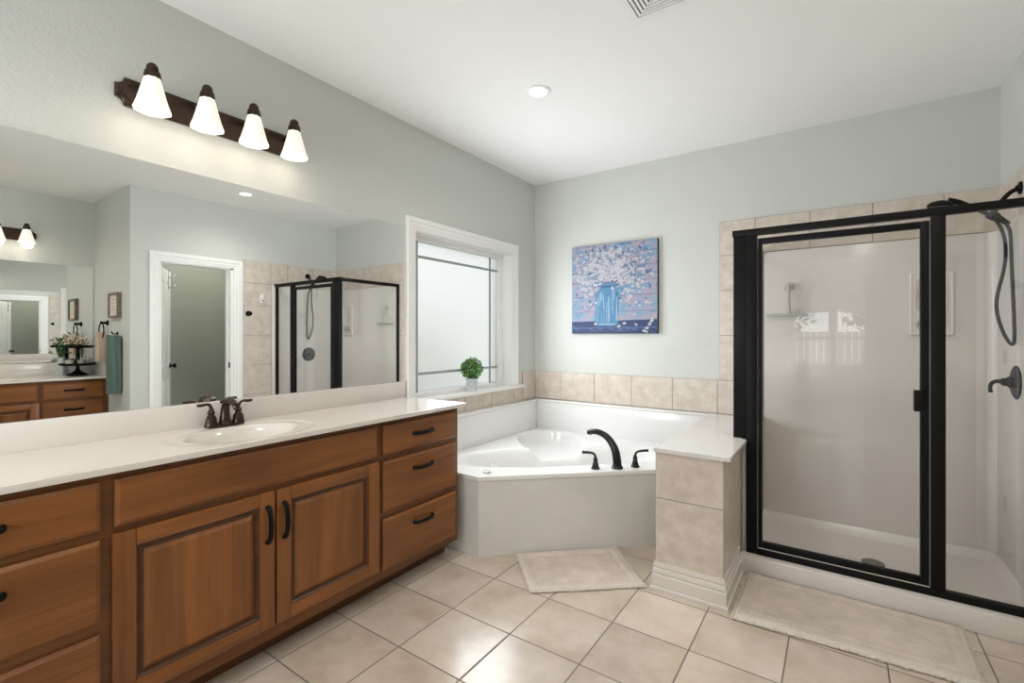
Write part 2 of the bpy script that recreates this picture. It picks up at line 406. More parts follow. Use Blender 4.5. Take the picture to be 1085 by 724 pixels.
def tree(loc, r, lab):
    t = thing('garden_tree', lab, 'tree', loc)
    obj('trunk', MB().lathe([(.12, 0), (.09, 1.2), (.05, 2)], loc), 'frame', t)
    m = MB(); rng = random.Random(int(loc[0]*10))
    for i in range(420):
        v = Vector((rng.gauss(0, 1), rng.gauss(0, 1), rng.gauss(0, 1))).normalized()*r*rng.uniform(.4, 1)
        c = Vector(loc)+Vector((0, 0, 2.2))+v
        a = Vector((rng.uniform(-1, 1), rng.uniform(-1, 1), rng.uniform(-1, 1))).normalized(); b = a.cross(v).normalized()
        m.poly([c-a*.14, c+b*.08, c+a*.14, c-b*.08])
    obj('foliage', m, 'tree', t)
tree((.6, -11.5, -.12), 1.3, 'leafy tree beyond the bedroom fence, left one in the shower door reflection')
tree((3.6, -12.5, -.12), 1.2, 'leafy tree beyond the bedroom fence, right one in the shower door reflection')

# ------------------------------------------------------------ frosted window
w1 = thing('window_1', None, None, (-.1, 2.8, WZ0), kind='structure')
m = MB(); fx0, fx1 = -.135, -.085
m.box(fx0, fx1, WY0, 2.29, WZ0, WZ1, .004); m.box(fx0, fx1, 3.31, WY1, WZ0, WZ1, .004); m.box(fx0, fx1, 2.29, 3.31, 1.995, WZ1, .004); m.box(fx0, fx1, 2.29, 3.31, WZ0, .918, .004)
m.box(fx0-.03, fx0, WY0, WY1, WZ0, WZ0+.05); 
obj('window_frame', m, 'trim', w1)
obj('pane', bx(-.114, -.108, 2.285, 3.315, .913, 2.0), 'frost', w1, label='frosted pane')
for a in ('v', 'v', 'h', 'h'): pass
for y in (2.352, 3.205): obj('came', bx(-.108, -.101, y-.011, y+.011, .918, 1.995, .002), 'came', w1)
for z in (1.888, 1.05): obj('came', bx(-.108, -.1015, 2.29, 3.31, z-.010, z+.010, .002), 'came', w1)
# reveal lining, stool and casing
m = MB()
m.box(-.085, .0, WY0-.001, WY0+.008, WZ0, WZ1); m.box(-.085, .0, WY1-.008, WY1+.001, WZ0, WZ1); m.box(-.085, .0, WY0, WY1, WZ1-.008, WZ1)
struct('trim_1', m, 'trim')
def casing(y0, y1, z0, z1, w=.085, x=0, sgn=1, bottom=None):
    """moulded casing around an opening in an x plane: stepped profile mitred round three sides"""
    m = MB(); prof = [(0, 0), (0, .010), (.012, .014), (.022, .014), (.026, .018), (.05, .019), (.056, .024), (.078, .026), (w, .022), (w, 0)]
    def ring(d): return [(y0-d, z0), (y0-d, z1+d), (y1+d, z1+d), (y1+d, z0)]
    rows = [[m.bm.verts.new((x+sgn*t, y, z)) for (y, z) in ring(d)] for d, t in prof]
    for A, B in zip(rows, rows[1:]):
        for i in range(3): m.bm.faces.new((A[i], A[i+1], B[i+1], B[i]))
    for i in (0, 3): m.bm.faces.new([r[i] for r in rows])
    return m
struct('trim_2', casing(WY0, WY1, .888, WZ1), 'trim', sharp=25)
struct('trim_3', bx(-.085, .045, 2.135, 3.54, .862, .886, .005), 'trim')

# ------------------------------------------------------------ closet door, casing, hooks
struct('trim_4', casing(DY0, DY1, 0, DZ, .092, WX, -1), 'trim', sharp=25)
m = MB(); m.box(WX, WX+T, DY0, DY0+.012, 0, DZ); m.box(WX, WX+T, DY1-.03, DY1, 0, DZ); m.box(WX, WX+T, DY0, DY1, DZ-.012, DZ); m.box(WX+.05, WX+.085, DY1-.042, DY1-.03, 0, DZ)
m.mat(1).box(WX+.004, WX+.04, DY1-.032, DY1-.029, .97, 1.03)
struct('trim_5', m, ['trim', 'black'])
LW, TH, LH = .655, .035, 2.03
def door_leaf():
    """local: hinge at origin, leaf along +y, room-side face at x=0 looking -x"""
    m = MB(); m.box(0.011, TH-.011, 0, LW, .01, LH)
    for xf, sg in ((0, 1), (TH, -1)):
        x0, x1 = (0, .011) if sg == 1 else (TH-.011, TH)
        m.box(x0, x1, 0, .115, .01, LH); m.box(x0, x1, LW-.115, LW, .01, LH); m.box(x0, x1, .28, .375, .01, LH)
        for z0, z1 in ((.01, .2), (.86, 1.0), (1.90, LH)):
            m.box(x0, x1, .115, .28, z0, z1); m.box(x0, x1, .375, LW-.115, z0, z1)
        for a, b in ((.115, .28), (.375, LW-.115)):
            for z0, z1 in ((.2, .86), (1.0, 1.90)):
                m.box(x0+.003, x1-.001, a+.025, b-.025, z0+.025, z1-.025, .004)
    return m
dr = thing('door_1', 'white panelled closet door standing ajar, seen in the mirror', None, (WX+.085, DY0+.016, 0), kind='structure')
ROOT[dr.name] = Vector((0, 0, 0))
obj('door_leaf', door_leaf(), 'trim', dr)
for sgn, x in ((-1, 0), (1, TH)):
    m = MB(); m.lathe([(0, 0), (.03, 0), (.03, .006), (.012, .01), (.011, .03), (.022, .036), (.027, .05), (.02, .06), (0, .062)], (x, LW-.06, .99), (sgn, 0, 0))
    obj('door_knob', m, 'black', dr)
for z in (.25, 1.15, 1.80): obj('hinge', MB().lathe([(0, 0), (.008, 0), (.008, .09), (0, .09)], (-.006, .0, z)), 'black', dr)
dr.rotation_euler = (0, 0, -math.radians(62.5))
def rotz(o, a): return Matrix.Rotation(a, 4, 'Z')
hk = thing('over_door_hook', 'chrome double hook hanging over the top of the closet door', 'hook', (0, 0, 0))
m = MB(); y = LW-.14
m.box(-.004, -.001, y-.012, y+.012, LH-.2, LH+.006, .001); m.box(-.004, TH+.004, y-.012, y+.012, LH+.001, LH+.005, .001); m.box(TH+.001, TH+.004, y-.012, y+.012, LH-.04, LH+.005, .001)
obj('strap', m, 'steel', hk)
for z in (LH-.07, LH-.18):
    obj('prong', MB().tube([(-.003, y, z), (-.03, y, z-.015), (-.055, y, z-.005), (-.06, y, z+.03)], [.006, .005, .005, .008], smooth=2), 'steel', hk)
hk.location = dr.location; hk.rotation_euler = dr.rotation_euler
rh = obj('robe_hook', MB().lathe([(0, 0), (.03, 0), (.03, .006), (.012, .01), (.011, .025), (.024, .03), (.024, .042), (0, .045)], (WX-.010, 2.643, 1.57), (-1, 0, 0)), 'black')
tag(rh, 'round black robe hook on the beige tile between doorway and shower', 'hook')
ah = thing('adhesive_hook', 'small white stick-on hook on the beige tile near the shower frame', 'hook', (WX-.01, 2.79, 1.72))
obj('back_plate', bx(WX-.018, WX-.0095, 2.768, 2.812, 1.70, 1.80, .004), 'white', ah)
obj('prong', MB().tube([(WX-.018, 2.79, 1.74), (WX-.035, 2.79, 1.715), (WX-.05, 2.79, 1.72), (WX-.052, 2.79, 1.745)], .006, smooth=2), 'steel', ah)
light('closet_lamp', 'POINT', (3.55, 2.55, 2.4), P_CLOSET, size=.1, color=(1, .95, .85))  # added fill that brightens the closet, no fitting modelled

# ------------------------------------------------------------ wall tile (each field one mesh: tiles on a grout bed)
def tile_field(name, plane, val, sgn, rects, depth=.009):
    """plane 'x' or 'y'; rects (a0,a1,z0,z1) in the plane"""
    m = MB(); g = .0022
    for a0, a1, z0, z1 in rects:
        lo, hi = sorted((val, val+sgn*depth)); l2, h2 = sorted((val, val+sgn*depth*.62))
        if plane == 'y':
            m.mat(0).box(a0+g, a1-g, lo, hi, z0+g, z1-g, .0015, 1); m.mat(1).box(a0, a1, l2, h2, z0, z1)
        else:
            m.mat(0).box(lo, hi, a0+g, a1-g, z0+g, z1-g, .0015, 1); m.mat(1).box(l2, h2, a0, a1, z0, z1)
    return m
def cuts(lst): return list(zip(lst, lst[1:]))
LEDGE = .74
# back wall: low tub course, column by the shower, course above the surround
rects = [(a, b, LEDGE, .991) for a, b in cuts([.009, .28, .612, .947, 1.28, 1.612])]
rects += [(1.612 if k == 0 else 1.625, 1.865, a, b) for k, (a, b) in enumerate(cuts([LEDGE, .991, 1.325, 1.66, 1.917, 2.17]))]
rects += [(a, b, 1.917, 2.17) for a, b in cuts([1.865, 2.197, 2.533, 2.87, WX])]
struct('trim_6', tile_field('t', 'y', YB, -1, rects), ['tile', 'grout'])
# left wall: under the sill and beside the window
rects = [(a, b, LEDGE-.01, .862) for a, b in cuts([2.2, 2.42, 2.75, 3.08, 3.41, 3.545])] + [(3.545, YB-.009, LEDGE, .991)]
struct('trim_7', tile_field('t', 'x', 0, 1, rects), ['tile', 'grout'])
# right wall
zr = [.0, .33, .66, .991, 1.325, 1.66, 1.917, 2.17]
rects = [(2.585, 2.90, a, b) for a, b in cuts(zr)] + [(a, b, 1.917, 2.17) for a, b in cuts([2.90, 3.1, 3.435, YB-.009])]
struct('trim_8', tile_field('t', 'x', WX, -1, rects), ['tile', 'grout'])

# ------------------------------------------------------------ half wall between tub and shower
hw = thing('half_wall', 'beige tiled half wall with pale polished cap between bathtub and shower', 'half wall', (1.73, 3.1, 0))
bx0, bx1, by0 = 1.565, 1.897, 2.455
obj('core', bx(bx0+.009, bx1-.009, by0+.009, YB, 0, .72), 'grout', hw)
m = tile_field('t', 'y', by0+.009, -1, [(bx0, bx1, .02, .475), (bx0, bx1, .475, .72)])
obj('front_tiles', m, ['tile', 'grout'], hw)
m = tile_field('t', 'x', bx1-.009, 1, [(a, b, z0, z1) for a, b in ((by0+.009, 2.79), (2.79, 3.0)) for z0, z1 in ((.02, .475), (.475, .72))])
obj('side_tiles', m, ['tile', 'grout'], hw)
cap = MB().prism([(1.562, 2.432, .718), (1.932, 2.432, .718), (1.932, 2.915, .718), (1.905, 2.915, .718), (1.905, YB-.01, .718), (1.562, YB-.01, .718)], (0, 0, .022))
bmesh.ops.bevel(cap.bm, geom=[e for e in cap.bm.edges], offset=.003, segments=2, affect='EDGES')
obj('cap', cap, 'cap', hw)
# base moulding wrapped round the front corner(s)
prof = [(0, 0), (.024, 0), (.024, .014), (.016, .018), (.016, .075), (.010, .083), (.014, .092), (.012, .106), (.006, .112), (.009, .122), (.006, .142), (0, .142)]
m = MB(); path = lambda d: [(bx0-d, 2.78), (bx0-d, by0-d), (bx1+d, by0-d), (bx1+d, 2.892)]
rows = [[m.bm.verts.new((x, y, z)) for x, y in path(d)] for d, z in prof]
for A, B in zip(rows, rows[1:]):
    for i in range(3): m.bm.faces.new((A[i], A[i+1], B[i+1], B[i]))
for i in (0, 3): m.bm.faces.new([r[i] for r in rows])
obj('base_moulding', m, 'counter', hw, sharp=25)

# ------------------------------------------------------------ corner bathtub
tb = thing('corner_bathtub', 'white corner bathtub with pale marble apron under the window', 'bathtub', (.8, 2.9, 0))
A0 = Vector((.587, 2.192)); U = Vector((.732, .6813)).normalized(); N = Vector((-U.y, U.x)); DK = .477
def sn(s, n): return A0+U*s+N*n
def ss(x): x = max(0, min(1, x)); return x*x*(3-2*x)
def tub_z(s, n):
    # long basin parallel to the apron
    a, b = (s-.642)/.80, (n-.425)/.262
    r = (abs(a)**2.6+abs(b)**2.6)**(1/2.6)
    d1 = .37*ss((1-r)*.262/.13) if r < 1 else 0
    # shallow seat in the corner
    a, b = (s-.655)/.265, (n-.93)/.38
    r2 = (abs(a)**2.8+abs(b)**2.8)**(1/2.8)
    d2 = .085*ss((1-r2)*.26/.05) if r2 < 1 else 0
    return DK-max(d1, d2)
m = MB(); st = .014; ns, nn = int(2.6/st), int(1.75/st); grid = {}
for i in range(ns+1):
    for j in range(nn+1):
        s, n = -.75+i*st, -.001+j*st; p = sn(s, n)
        if p.x < -.05 or p.y > YB+.05 or p.x > 1.63 or p.y < 2.15: continue
        grid[i, j] = m.bm.verts.new((p.x, p.y, tub_z(s, n)))
for (i, j) in list(grid):
    q = [grid.get(k) for k in ((i, j), (i+1, j), (i+1, j+1), (i, j+1))]
    if all(q): m.bm.faces.new(q)
def cut(mb, co, no):
    bmesh.ops.bisect_plane(mb.bm, geom=mb.bm.verts[:]+mb.bm.edges[:]+mb.bm.faces[:], plane_co=co, plane_no=no, clear_outer=True)
cut(m, (0.012, 0, 0), (-1, 0, 0)); cut(m, (1.563, 0, 0), (1, 0, 0)); cut(m, (0, YB-.012, 0), (0, 1, 0)); cut(m, (0, 2.19, 0), (0, -1, 0))
# rolled outer lip: extrude the boundary down
be = [e for e in m.bm.edges if len(e.link_faces) == 1]
r = bmesh.ops.extrude_edge_only(m.bm, edges=be)
for v in [g for g in r['geom'] if isinstance(g, bmesh.types.BMVert)]: v.co.z -= .022
obj('basin', m, 'tub', tb, sharp=50)
# apron: two upright slabs
m = MB(); e = 1.563
pe = A0+U*((e-A0.x)/U.x)
inn = .02
def prismxy(m, pts, z0, z1): return m.prism([(x, y, z0) for x, y in pts], (0, 0, z1-z0))
q = N*inn; off = N*.006
a = A0+off; b = pe+off
prismxy(m, [(a.x, a.y), (b.x, b.y), (b.x, b.y+inn*1.2), (a.x-.004, a.y+inn*1.2)], 0, DK-.02)
obj('front_apron', m, 'apron', tb)
obj('end_apron', bx(.014, .584, 2.197, 2.215, 0, DK-.02), 'apron', tb)
# raised wall panels with a ledge on top
PX, PY = .072, 3.69
m = MB(); m.box(.011, PX, 2.196, PY, DK-.03, LEDGE-.012, .004); m.box(.010, PX+.008, 2.196, PY-.008, LEDGE-.016, LEDGE, .004)
obj('window_side_panel', m, 'tub', tb)
m = MB(); m.box(.012, 1.561, PY, YB-.011, DK-.03, LEDGE-.012, .004); m.box(.010, 1.561, PY-.008, YB-.0095, LEDGE-.016, LEDGE, .004)
obj('back_panel', m, 'tub', tb)
# jet, air button
def basin_pt(s, n): p = sn(s, n); return Vector((p.x, p.y, tub_z(s, n)))
p = basin_pt(.16, .60); 
m = MB().lathe([(0, 0), (.03, 0), (.034, .004), (.028, .012), (.02, .010), (.018, .002), (0, .002)], p, (N.x*-1, N.y*-1, .55))
obj('jet', m, 'white', tb)
p = basin_pt(.06, .085)
obj('air_button', MB().lathe([(0, 0), (.024, 0), (.024, .008), (.018, .012), (0, .012)], p), 'clearplastic', tb)
# tub filler: spout and two lever handles
tf = thing('tub_faucet', 'dark bronze tub faucet with curved spout on the bathtub deck', 'faucet', (1.195, 2.846, DK))
z = DK; sx, sy = 1.195, 2.846; d = Vector((-.97, .12, 0))
pt = lambda k, h: Vector((sx, sy, z))+d*k+Vector((0, 0, h))
m = MB().lathe([(0, 0), (.036, 0), (.037, .008), (.031, .014), (.029, .02)], (sx, sy, z))
m.tube([pt(0, .008), pt(.002, .06), pt(.018, .125), pt(.065, .185), pt(.125, .212), pt(.185, .212), pt(.222, .200)], [.029, .027, .025, .022, .0195, .018, .017], n=16, smooth=3)
m.lathe([(.015, 0), (.014, .018), (0, .018)], pt(.205, .207), (0, 0, -1), 14)
obj('spout', m, 'darkfaucet', tf)
for px, py, sg in ((1.085, 2.757, -1), (1.277, 2.943, 1)):
    m = MB().lathe([(0, 0), (.027, 0), (.028, .006), (.022, .014), (.017, .035), (.013, .05), (.016, .056), (.012, .064), (.009, .078), (0, .08)], (px, py, z))
    e = Vector((.82, .57, 0))*sg
    q = Vector((px, py, z))
    m.tube([q+Vector((0, 0, .07)), q+e*.004+Vector((0, 0, .092)), q+e*.03+Vector((0, 0, .103)), q+e*.085+Vector((0, 0, .105))], [.008, .0075, .008, .0095], n=10, smooth=2)
    obj('lever_handle', m, 'darkfaucet', tf)

# ------------------------------------------------------------ shower
SY, CZ = 2.95, .1
sp = thing('shower_pan', 'white shower pan with raised curb behind the long bath mat', 'shower pan', (2.5, 3.33, 0))
m = MB(); m.box(1.9, WX-.001, 2.893, 3.0, 0, CZ, .006); obj('curb', m, 'fiberglass', sp)
m = MB(); g = {}
nx, ny = 48, 32; X0, X1, Y0, Y1 = 1.905, WX-.012, 3.0, YB-.012
for i in range(nx+1):
    for j in range(ny+1):
        x, y = X0+(X1-X0)*i/nx, Y0+(Y1-Y0)*j/ny
        e = min(x-X0, X1-x, Y1-y, y-Y0+.03)
        g[i, j] = m.bm.verts.new((x, y, .03+.018*min(1, math.hypot(x-2.516, y-3.363)/.6)+.06*(1-ss(e/.05))))
for i in range(nx):
    for j in range(ny): m.bm.faces.new((g[i, j], g[i+1, j], g[i+1, j+1], g[i, j+1]))
obj('pan_floor', m, 'fiberglass', sp)
m = MB().lathe([(0, .036), (.012, .036), (.05, .036), (.056, .031), (.056, .022)], (2.516, 3.363, 0))
obj('drain', m, 'drain', sp)
su = thing('shower_surround', 'white moulded surround panels lining the shower walls', 'shower surround', (2.6, 3.7, .1))
m = MB(); m.box(1.922, WX-.05, YB-.024, YB-.002, .092, 1.913, .004)
obj('back_panel', m, 'fiberglass', su)
m = MB(); m.box(WX-.024, WX-.002, 2.902, YB-.05, .102, 1.913, .004); obj('valve_side_panel', m, 'fiberglass', su)
m = MB(); pr = [(WX-.06, YB-.002)]
for k in range(9):
    a = PI/2*k/8; pr.append((WX-.06+.036*math.sin(a)*1.0, YB-.024-.036*(1-math.cos(a))))
pr += [(WX-.002, YB-.06), (WX-.002, YB-.002)]
m.prism([(x, y, .092) for x, y in pr], (0, 0, 1.821)); obj('corner_cove', m, 'fiberglass', su)
m = MB(); m.box(1.899, 1.922, 2.965, YB-.024, .092, .735, .004); obj('knee_panel', m, 'fiberglass', su)

se = thing('shower_enclosure', 'black framed glass shower enclosure with hinged door', 'shower enclosure', (2.4, SY, CZ))
TZ = 1.925
obj('corner_post', bx(1.858, 1.955, SY-.008, SY+.03, LEDGE+.001, TZ-.03, .003), 'black', se)
obj('hinge_jamb', bx(1.925, 1.979, SY-.012, SY+.028, CZ, TZ-.03, .003), 'black', se)
m = MB(); m.box(1.853, WX-.002, SY-.014, SY+.03, TZ-.036, TZ, .003); obj('top_rail', m, 'black', se)
m = MB(); m.box(1.979, WX-.002, SY-.014, SY+.03, CZ, CZ+.032, .003); obj('bottom_rail', m, 'black', se)
obj('strike_post', bx(2.712, 2.764, SY-.012, SY+.028, CZ+.032, TZ-.036, .003), 'black', se)
obj('wall_jamb', bx(WX-.045, WX-.0245, SY-.008, SY+.025, CZ+.032, TZ-.036, .003), 'black', se)
obj('fixed_panel', bx(2.764, WX-.045, SY+.005, SY+.011, CZ+.032, TZ-.036), 'glass', se)
dx0, dx1, dz0, dz1 = 1.984, 2.707, .142, 1.868
m = MB(); fw = .033
m.box(dx0, dx0+fw*.65, SY-.01, SY+.018, dz0, dz1, .003); m.box(dx1-fw, dx1, SY-.01, SY+.018, dz0, dz1, .003)
m.box(dx0+fw*.65, dx1-fw, SY-.01, SY+.018, dz1-fw, dz1, .003); m.box(dx0+fw*.65, dx1-fw, SY-.01, SY+.018, dz0, dz0+fw, .003)
dd = obj('shower_door', m, 'black', se)
obj('door_glass', bx(dx0+fw*.65, dx1-fw, SY+.002, SY+.007, dz0+fw, dz1-fw), 'glass', dd)
obj('door_handle', bx(2.648, 2.684, SY-.032, SY-.01, .965, 1.065, .004), 'black', dd)
obj('drip_sweep', bx(dx0, dx1, SY-.014, SY-.010, dz0-.004, dz0+.002), 'steel', dd)
m = MB(); m.box(1.875, 1.905, SY+.03, YB-.03, TZ-.036, TZ, .003); obj('side_top_rail', m, 'black', se)
m = MB(); m.box(1.878, 1.902, SY+.03, YB-.03, LEDGE, LEDGE+.022, .003); obj('side_bottom_rail', m, 'black', se)
obj('side_wall_jamb', bx(1.878, 1.902, YB-.03, YB-.0095, LEDGE, TZ, .003), 'black', se)
obj('side_glass', bx(1.887, 1.893, SY+.03, YB-.03, LEDGE+.022, TZ-.036), 'glass', se)

sv = thing('shower_valve', 'round black shower valve with curved lever on the right shower wall', 'faucet', (WX-.024, 3.365, 1.09))
V0 = (WX-.024, 3.365, 1.09)
obj('escutcheon', MB().lathe([(0, 0), (.085, 0), (.085, .004), (.07, .012), (.03, .016), (.028, .03), (.02, .036), (.02, .05), (.014, .056), (0, .056)], V0, (-1, 0, 0), 40), 'black', sv)
q = Vector(V0)
obj('lever', MB().tube([q+Vector((-.045, 0, 0)), q+Vector((-.068, 0, .004)), q+Vector((-.088, 0, -.004)), q+Vector((-.096, 0, -.03)), q+Vector((-.092, 0, -.055))], [.013, .010, .009, .008, .009], n=10, smooth=2), 'black', sv)
sh = thing('hand_shower', 'black hand shower on a wall arm with hanging hose', 'shower head', (WX, 3.36, 1.95))
m = MB().lathe([(0, 0), (.032, 0), (.030, .008), (.014, .014), (.012, .02)], (WX-.0095, 3.36, 2.06), (-1, 0, 0))
m.tube([(WX-.012, 3.36, 2.06), (WX-.05, 3.36, 2.045), (WX-.09, 3.36, 1.985), (3.0, 3.36, 1.945)], .0105, smooth=2)
obj('shower_arm', m, 'black', sh)
m = MB().lathe([(0, -.022), (.02, -.022), (.022, 0), (.02, .022), (0, .022)], (3.0, 3.36, 1.935), (.8, 0, -.6)); m.lathe([(.012, 0), (.012, .05), (.009, .055), (0, .055)], (3.02, 3.36, 1.925), (.65, 0, -.75))
obj('holder', m, 'black', sh)
m = MB().tube([(3.005, 3.36, 1.926), (2.95, 3.36, 1.970), (2.90, 3.36, 2.008), (2.865, 3.36, 2.028), (2.83, 3.36, 2.036)], [.0125, .013, .014, .018, .024], flat=.8, smooth=1)
m.lathe([(0, .0), (.05, .0), (.056, .006), (.056, .014), (.045, .026), (.02, .034), (0, .036)], (2.80, 3.36, 2.008), (.10, 0, 1), 32)
obj('head', m, 'black', sh)
hs = [(3.008, 1.92), (3.037, 1.861), (3.054, 1.769), (3.047, 1.66), (3.02, 1.534), (3.015, 1.448), (3.036, 1.342), (3.062, 1.276), (3.073, 1.285), (3.070, 1.399), (3.063, 1.588), (3.060, 1.754), (3.060, 1.848), (3.043, 1.898)]
m = MB().tube([(x, 3.36+.03*math.sin(i/13*PI*2), zz) for i, (x, zz) in enumerate(hs)], .0078, smooth=3)
obj('hose', m, 'hose', sh)
# soap shelf let into the back panel
sn_ = thing('soap_shelf', 'white moulded soap shelf on the back wall of the shower', 'soap shelf', (2.81, YB-.03, 1.52))
def rrect(cx, cz, w, h, r, y, n=6):
    out = []
    for sx_, sz_, a0 in ((1, 1, 0), (-1, 1, PI/2), (-1, -1, PI), (1, -1, 1.5*PI)):
        for k in range(n+1):
            a = a0+PI/2*k/n; out.append((cx+sx_*(w/2-r)+r*math.cos(a), y, cz+sz_*(h/2-r)+r*math.sin(a)))
    return out
def bridge(m, A, B):
    va = A if isinstance(A[0], bmesh.types.BMVert) else [m.bm.verts.new(p) for p in A]; vb = [m.bm.verts.new(p) for p in B]
    for i in range(len(va)): m.bm.faces.new((va[i], va[(i+1) % len(va)], vb[(i+1) % len(vb)], vb[i]))
    return vb
m = MB(); y = YB-.026; cx_ = 2.81
ring = bridge(m, rrect(cx_, 1.515, .206, .384, .012, y), rrect(cx_, 1.515, .20, .378, .012, y-.016))
ring = bridge(m, ring, rrect(cx_, 1.515, .185, .36, .012, y-.020))
ring = bridge(m, ring, rrect(cx_, 1.515, .178, .352, .012, y-.016)); 
m.bm.faces.new(ring)
obj('plate', m, 'fiberglass', sn_)
m = MB()
for cz, h in ((1.57, .23), (1.39, .085)):
    ring = bridge(m, rrect(cx_, cz, .145, h, .045, y-.017), rrect(cx_, cz, .139, h-.006, .043, y-.022))
    ring = bridge(m, ring, rrect(cx_, cz, .125, h-.02, .036, y-.0185)); m.bm.faces.new(ring)
obj('recess', m, 'tile', sn_)
m = MB().box(cx_-.06, cx_+.06, y-.06, y-.016, 1.435, 1.447, .004); obj('ledge', m, 'fiberglass', sn_)
sq = thing('shower_squeegee', 'clear shower squeegee hanging on the back wall of the shower', 'squeegee', (2.085, YB-.03, 1.46))
y = YB-.026
obj('suction_hook', MB().lathe([(0, 0), (.03, 0), (.028, .006), (.012, .012), (.01, .03), (0, .032)], (2.075, y, 1.66), (0, -1, 0)), 'clearplastic', sq)
obj('handle', MB().tube([(2.075, y-.024, 1.67), (2.075, y-.026, 1.6), (2.078, y-.026, 1.50), (2.08, y-.026, 1.475)], [.009, .008, .009, .012], smooth=1), 'clearplastic', sq)
obj('blade', MB().box(1.94, 2.22, y-.034, y-.018, 1.455, 1.476, .004), 'clearplastic', sq)

# ------------------------------------------------------------ vanities
def front_slab(m, y0, y1, z0, z1, x0, x1, bev=.012):
    """drawer front: slab with a shaped edge"""
    r = [(x0, 0), (x1-.008, 0), (x1-.006, .004), (x1, bev)]
    rows = [[m.bm.verts.new((x, *p)) for p in ((y0+d, z0+d), (y1-d, z0+d), (y1-d, z1-d), (y0+d, z1-d))] for x, d in r]
    for A, B in zip(rows, rows[1:]):
        for i in range(4): m.bm.faces.new((A[i], A[(i+1) % 4], B[(i+1) % 4], B[i]))
    m.bm.faces.new(rows[-1]); m.bm.faces.new(rows[0][::-1]); return m
def pull(c, length, upright):
    """arched bar pull standing off +x"""
    c = Vector(c); a = Vector((0, 0, 1)) if upright else Vector((0, 1, 0)); h = length/2; x = Vector((1, 0, 0))
    pts = [c-a*h, c-a*h*.96+x*.016, c-a*h*.6+x*.026, c+x*.031, c+a*h*.6+x*.026, c+a*h*.96+x*.016, c+a*h]
    return MB().tube(pts, [.009, .0082, .0076, .0082, .0076, .0082, .009], n=10, smooth=2, flat=1.25, updir=(0, 0, 1) if not upright else (0, 1, 0))
def cab_door(y0, y1, z0, z1, x0, x1, sw=.06):
    """raised panel door: stile frame, dark glazed moulding, raised field"""
    mg, mp = MB(), MB()
    mv = [bx(x0, x1, y0, y0+sw, z0, z1, bev=.003), bx(x0, x1, y1-sw, y1, z0, z1, bev=.003)]
    mh = [bx(x0, x1, y0+sw, y1-sw, z0, z0+sw-.006, bev=.003), bx(x0, x1, y0+sw, y1-sw, z1-sw+.006, z1, bev=.003)]
    ya, yb, za, zb = y0+sw, y1-sw, z0+sw-.006, z1-sw+.006
    r = [(x1-.001, -.002), (x1-.004, .004), (x1-.012, .010), (x1-.013, .015), (x1-.011, .022)]
    rows = [[mg.bm.verts.new((x, *p)) for p in ((ya+d, za+d), (yb-d, za+d), (yb-d, zb-d), (ya+d, zb-d))] for x, d in r]
    r2 = [(x1-.011, .022), (x1-.003, .036)]
    for A, B in zip(rows, rows[1:]):
        for i in range(4): mg.bm.faces.new((A[i], A[(i+1) % 4], B[(i+1) % 4], B[i]))
    rows = [[mp.bm.verts.new((x, *p)) for p in ((ya+d, za+d), (yb-d, za+d), (yb-d, zb-d), (ya+d, zb-d))] for x, d in r2]
    for A, B in zip(rows, rows[1:]):
        for i in range(4): mp.bm.faces.new((A[i], A[(i+1) % 4], B[(i+1) % 4], B[i]))
    mp.bm.faces.new(rows[-1]); mp.mat(0).poly([(x0, ya+.01, za+.01), (x0, ya+.01, zb-.01), (x0, yb-.01, zb-.01), (x0, yb-.01, za+.01)])
    return mv, mh, mg, mp
DZS = [(.722, .872), (.435, .692), (.142, .402)]
FX, BXF = .470, .489           # face frame plane, drawer front plane
def vanity(name, label, loc, rot, L, banks, tilt, doors):
    """local frame: wall at x=0, fronts looking +x, y from 0 to L"""
    v = thing(name, label, 'vanity cabinet', (0, 0, 0))
    m = MB(); m.box(.02, FX-.021, 0.018, L-.018, .10, .69, .0); m.box(.02, .06, 0, L, .1, .898)
    m.box(.02, FX-.02, 0, .018, .10, .898); m.box(.02, FX-.02, L-.018, L, .10, .898)
    obj('carcass', m, 'wood_dark', v)
    m = MB()
    ed = [(0, banks[0][0]), (banks[0][1], tilt[0]), (tilt[1], banks[1][0]), (banks[1][1], L)]
    for a, b in ed: m.box(FX-.02, FX, a, b, .10, .898)
    for a, b in banks:
        for z0, z1 in ((.10, .150), (.395, .442), (.686, .728), (.866, .898)): m.box(FX-.02, FX, a, b, z0, z1)
    for z0, z1 in ((.10, .165), (.69, .735), (.866, .898)): m.box(FX-.02, FX, tilt[0], tilt[1], z0, z1)
    obj('face_frame', m, 'wood_dark', v)
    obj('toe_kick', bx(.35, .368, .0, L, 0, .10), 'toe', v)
    for a, b in banks:
        for z0, z1 in DZS:
            d_ = obj('drawer', front_slab(MB(), a, b, z0, z1, FX+.001, BXF), 'wood_h', v)
            obj('handle', pull((BXF-.002, (a+b)/2, (z0+z1)/2+(.005 if z1-z0 < .2 else .055)), .135, False), 'black', d_)
    obj('false_front', front_slab(MB(), tilt[0], tilt[1], .722, .872, FX+.001, BXF), 'wood_h', v)
    for (a, b), side in zip(doors, (1, -1)):
        mv, mh, mg, mp = cab_door(a, b, .155, .700, FX+.001, BXF)
        d_ = obj('door', mp, 'wood_p', v, sharp=20, label='raised wooden door panel')
        for q_ in mv: obj('stile', q_, 'wood_v', d_)
        for q_ in mh: obj('rail', q_, 'wood_h', d_)
        obj('moulding', mg, 'glaze', d_, sharp=20);
        yy = (b-.03) if side == 1 else (a+.03)
        obj('handle', pull((BXF-.002, yy, .572), .14, True), 'black', d_)
    v.location = loc; v.rotation_euler = (0, 0, rot); return v
VY0 = -.116
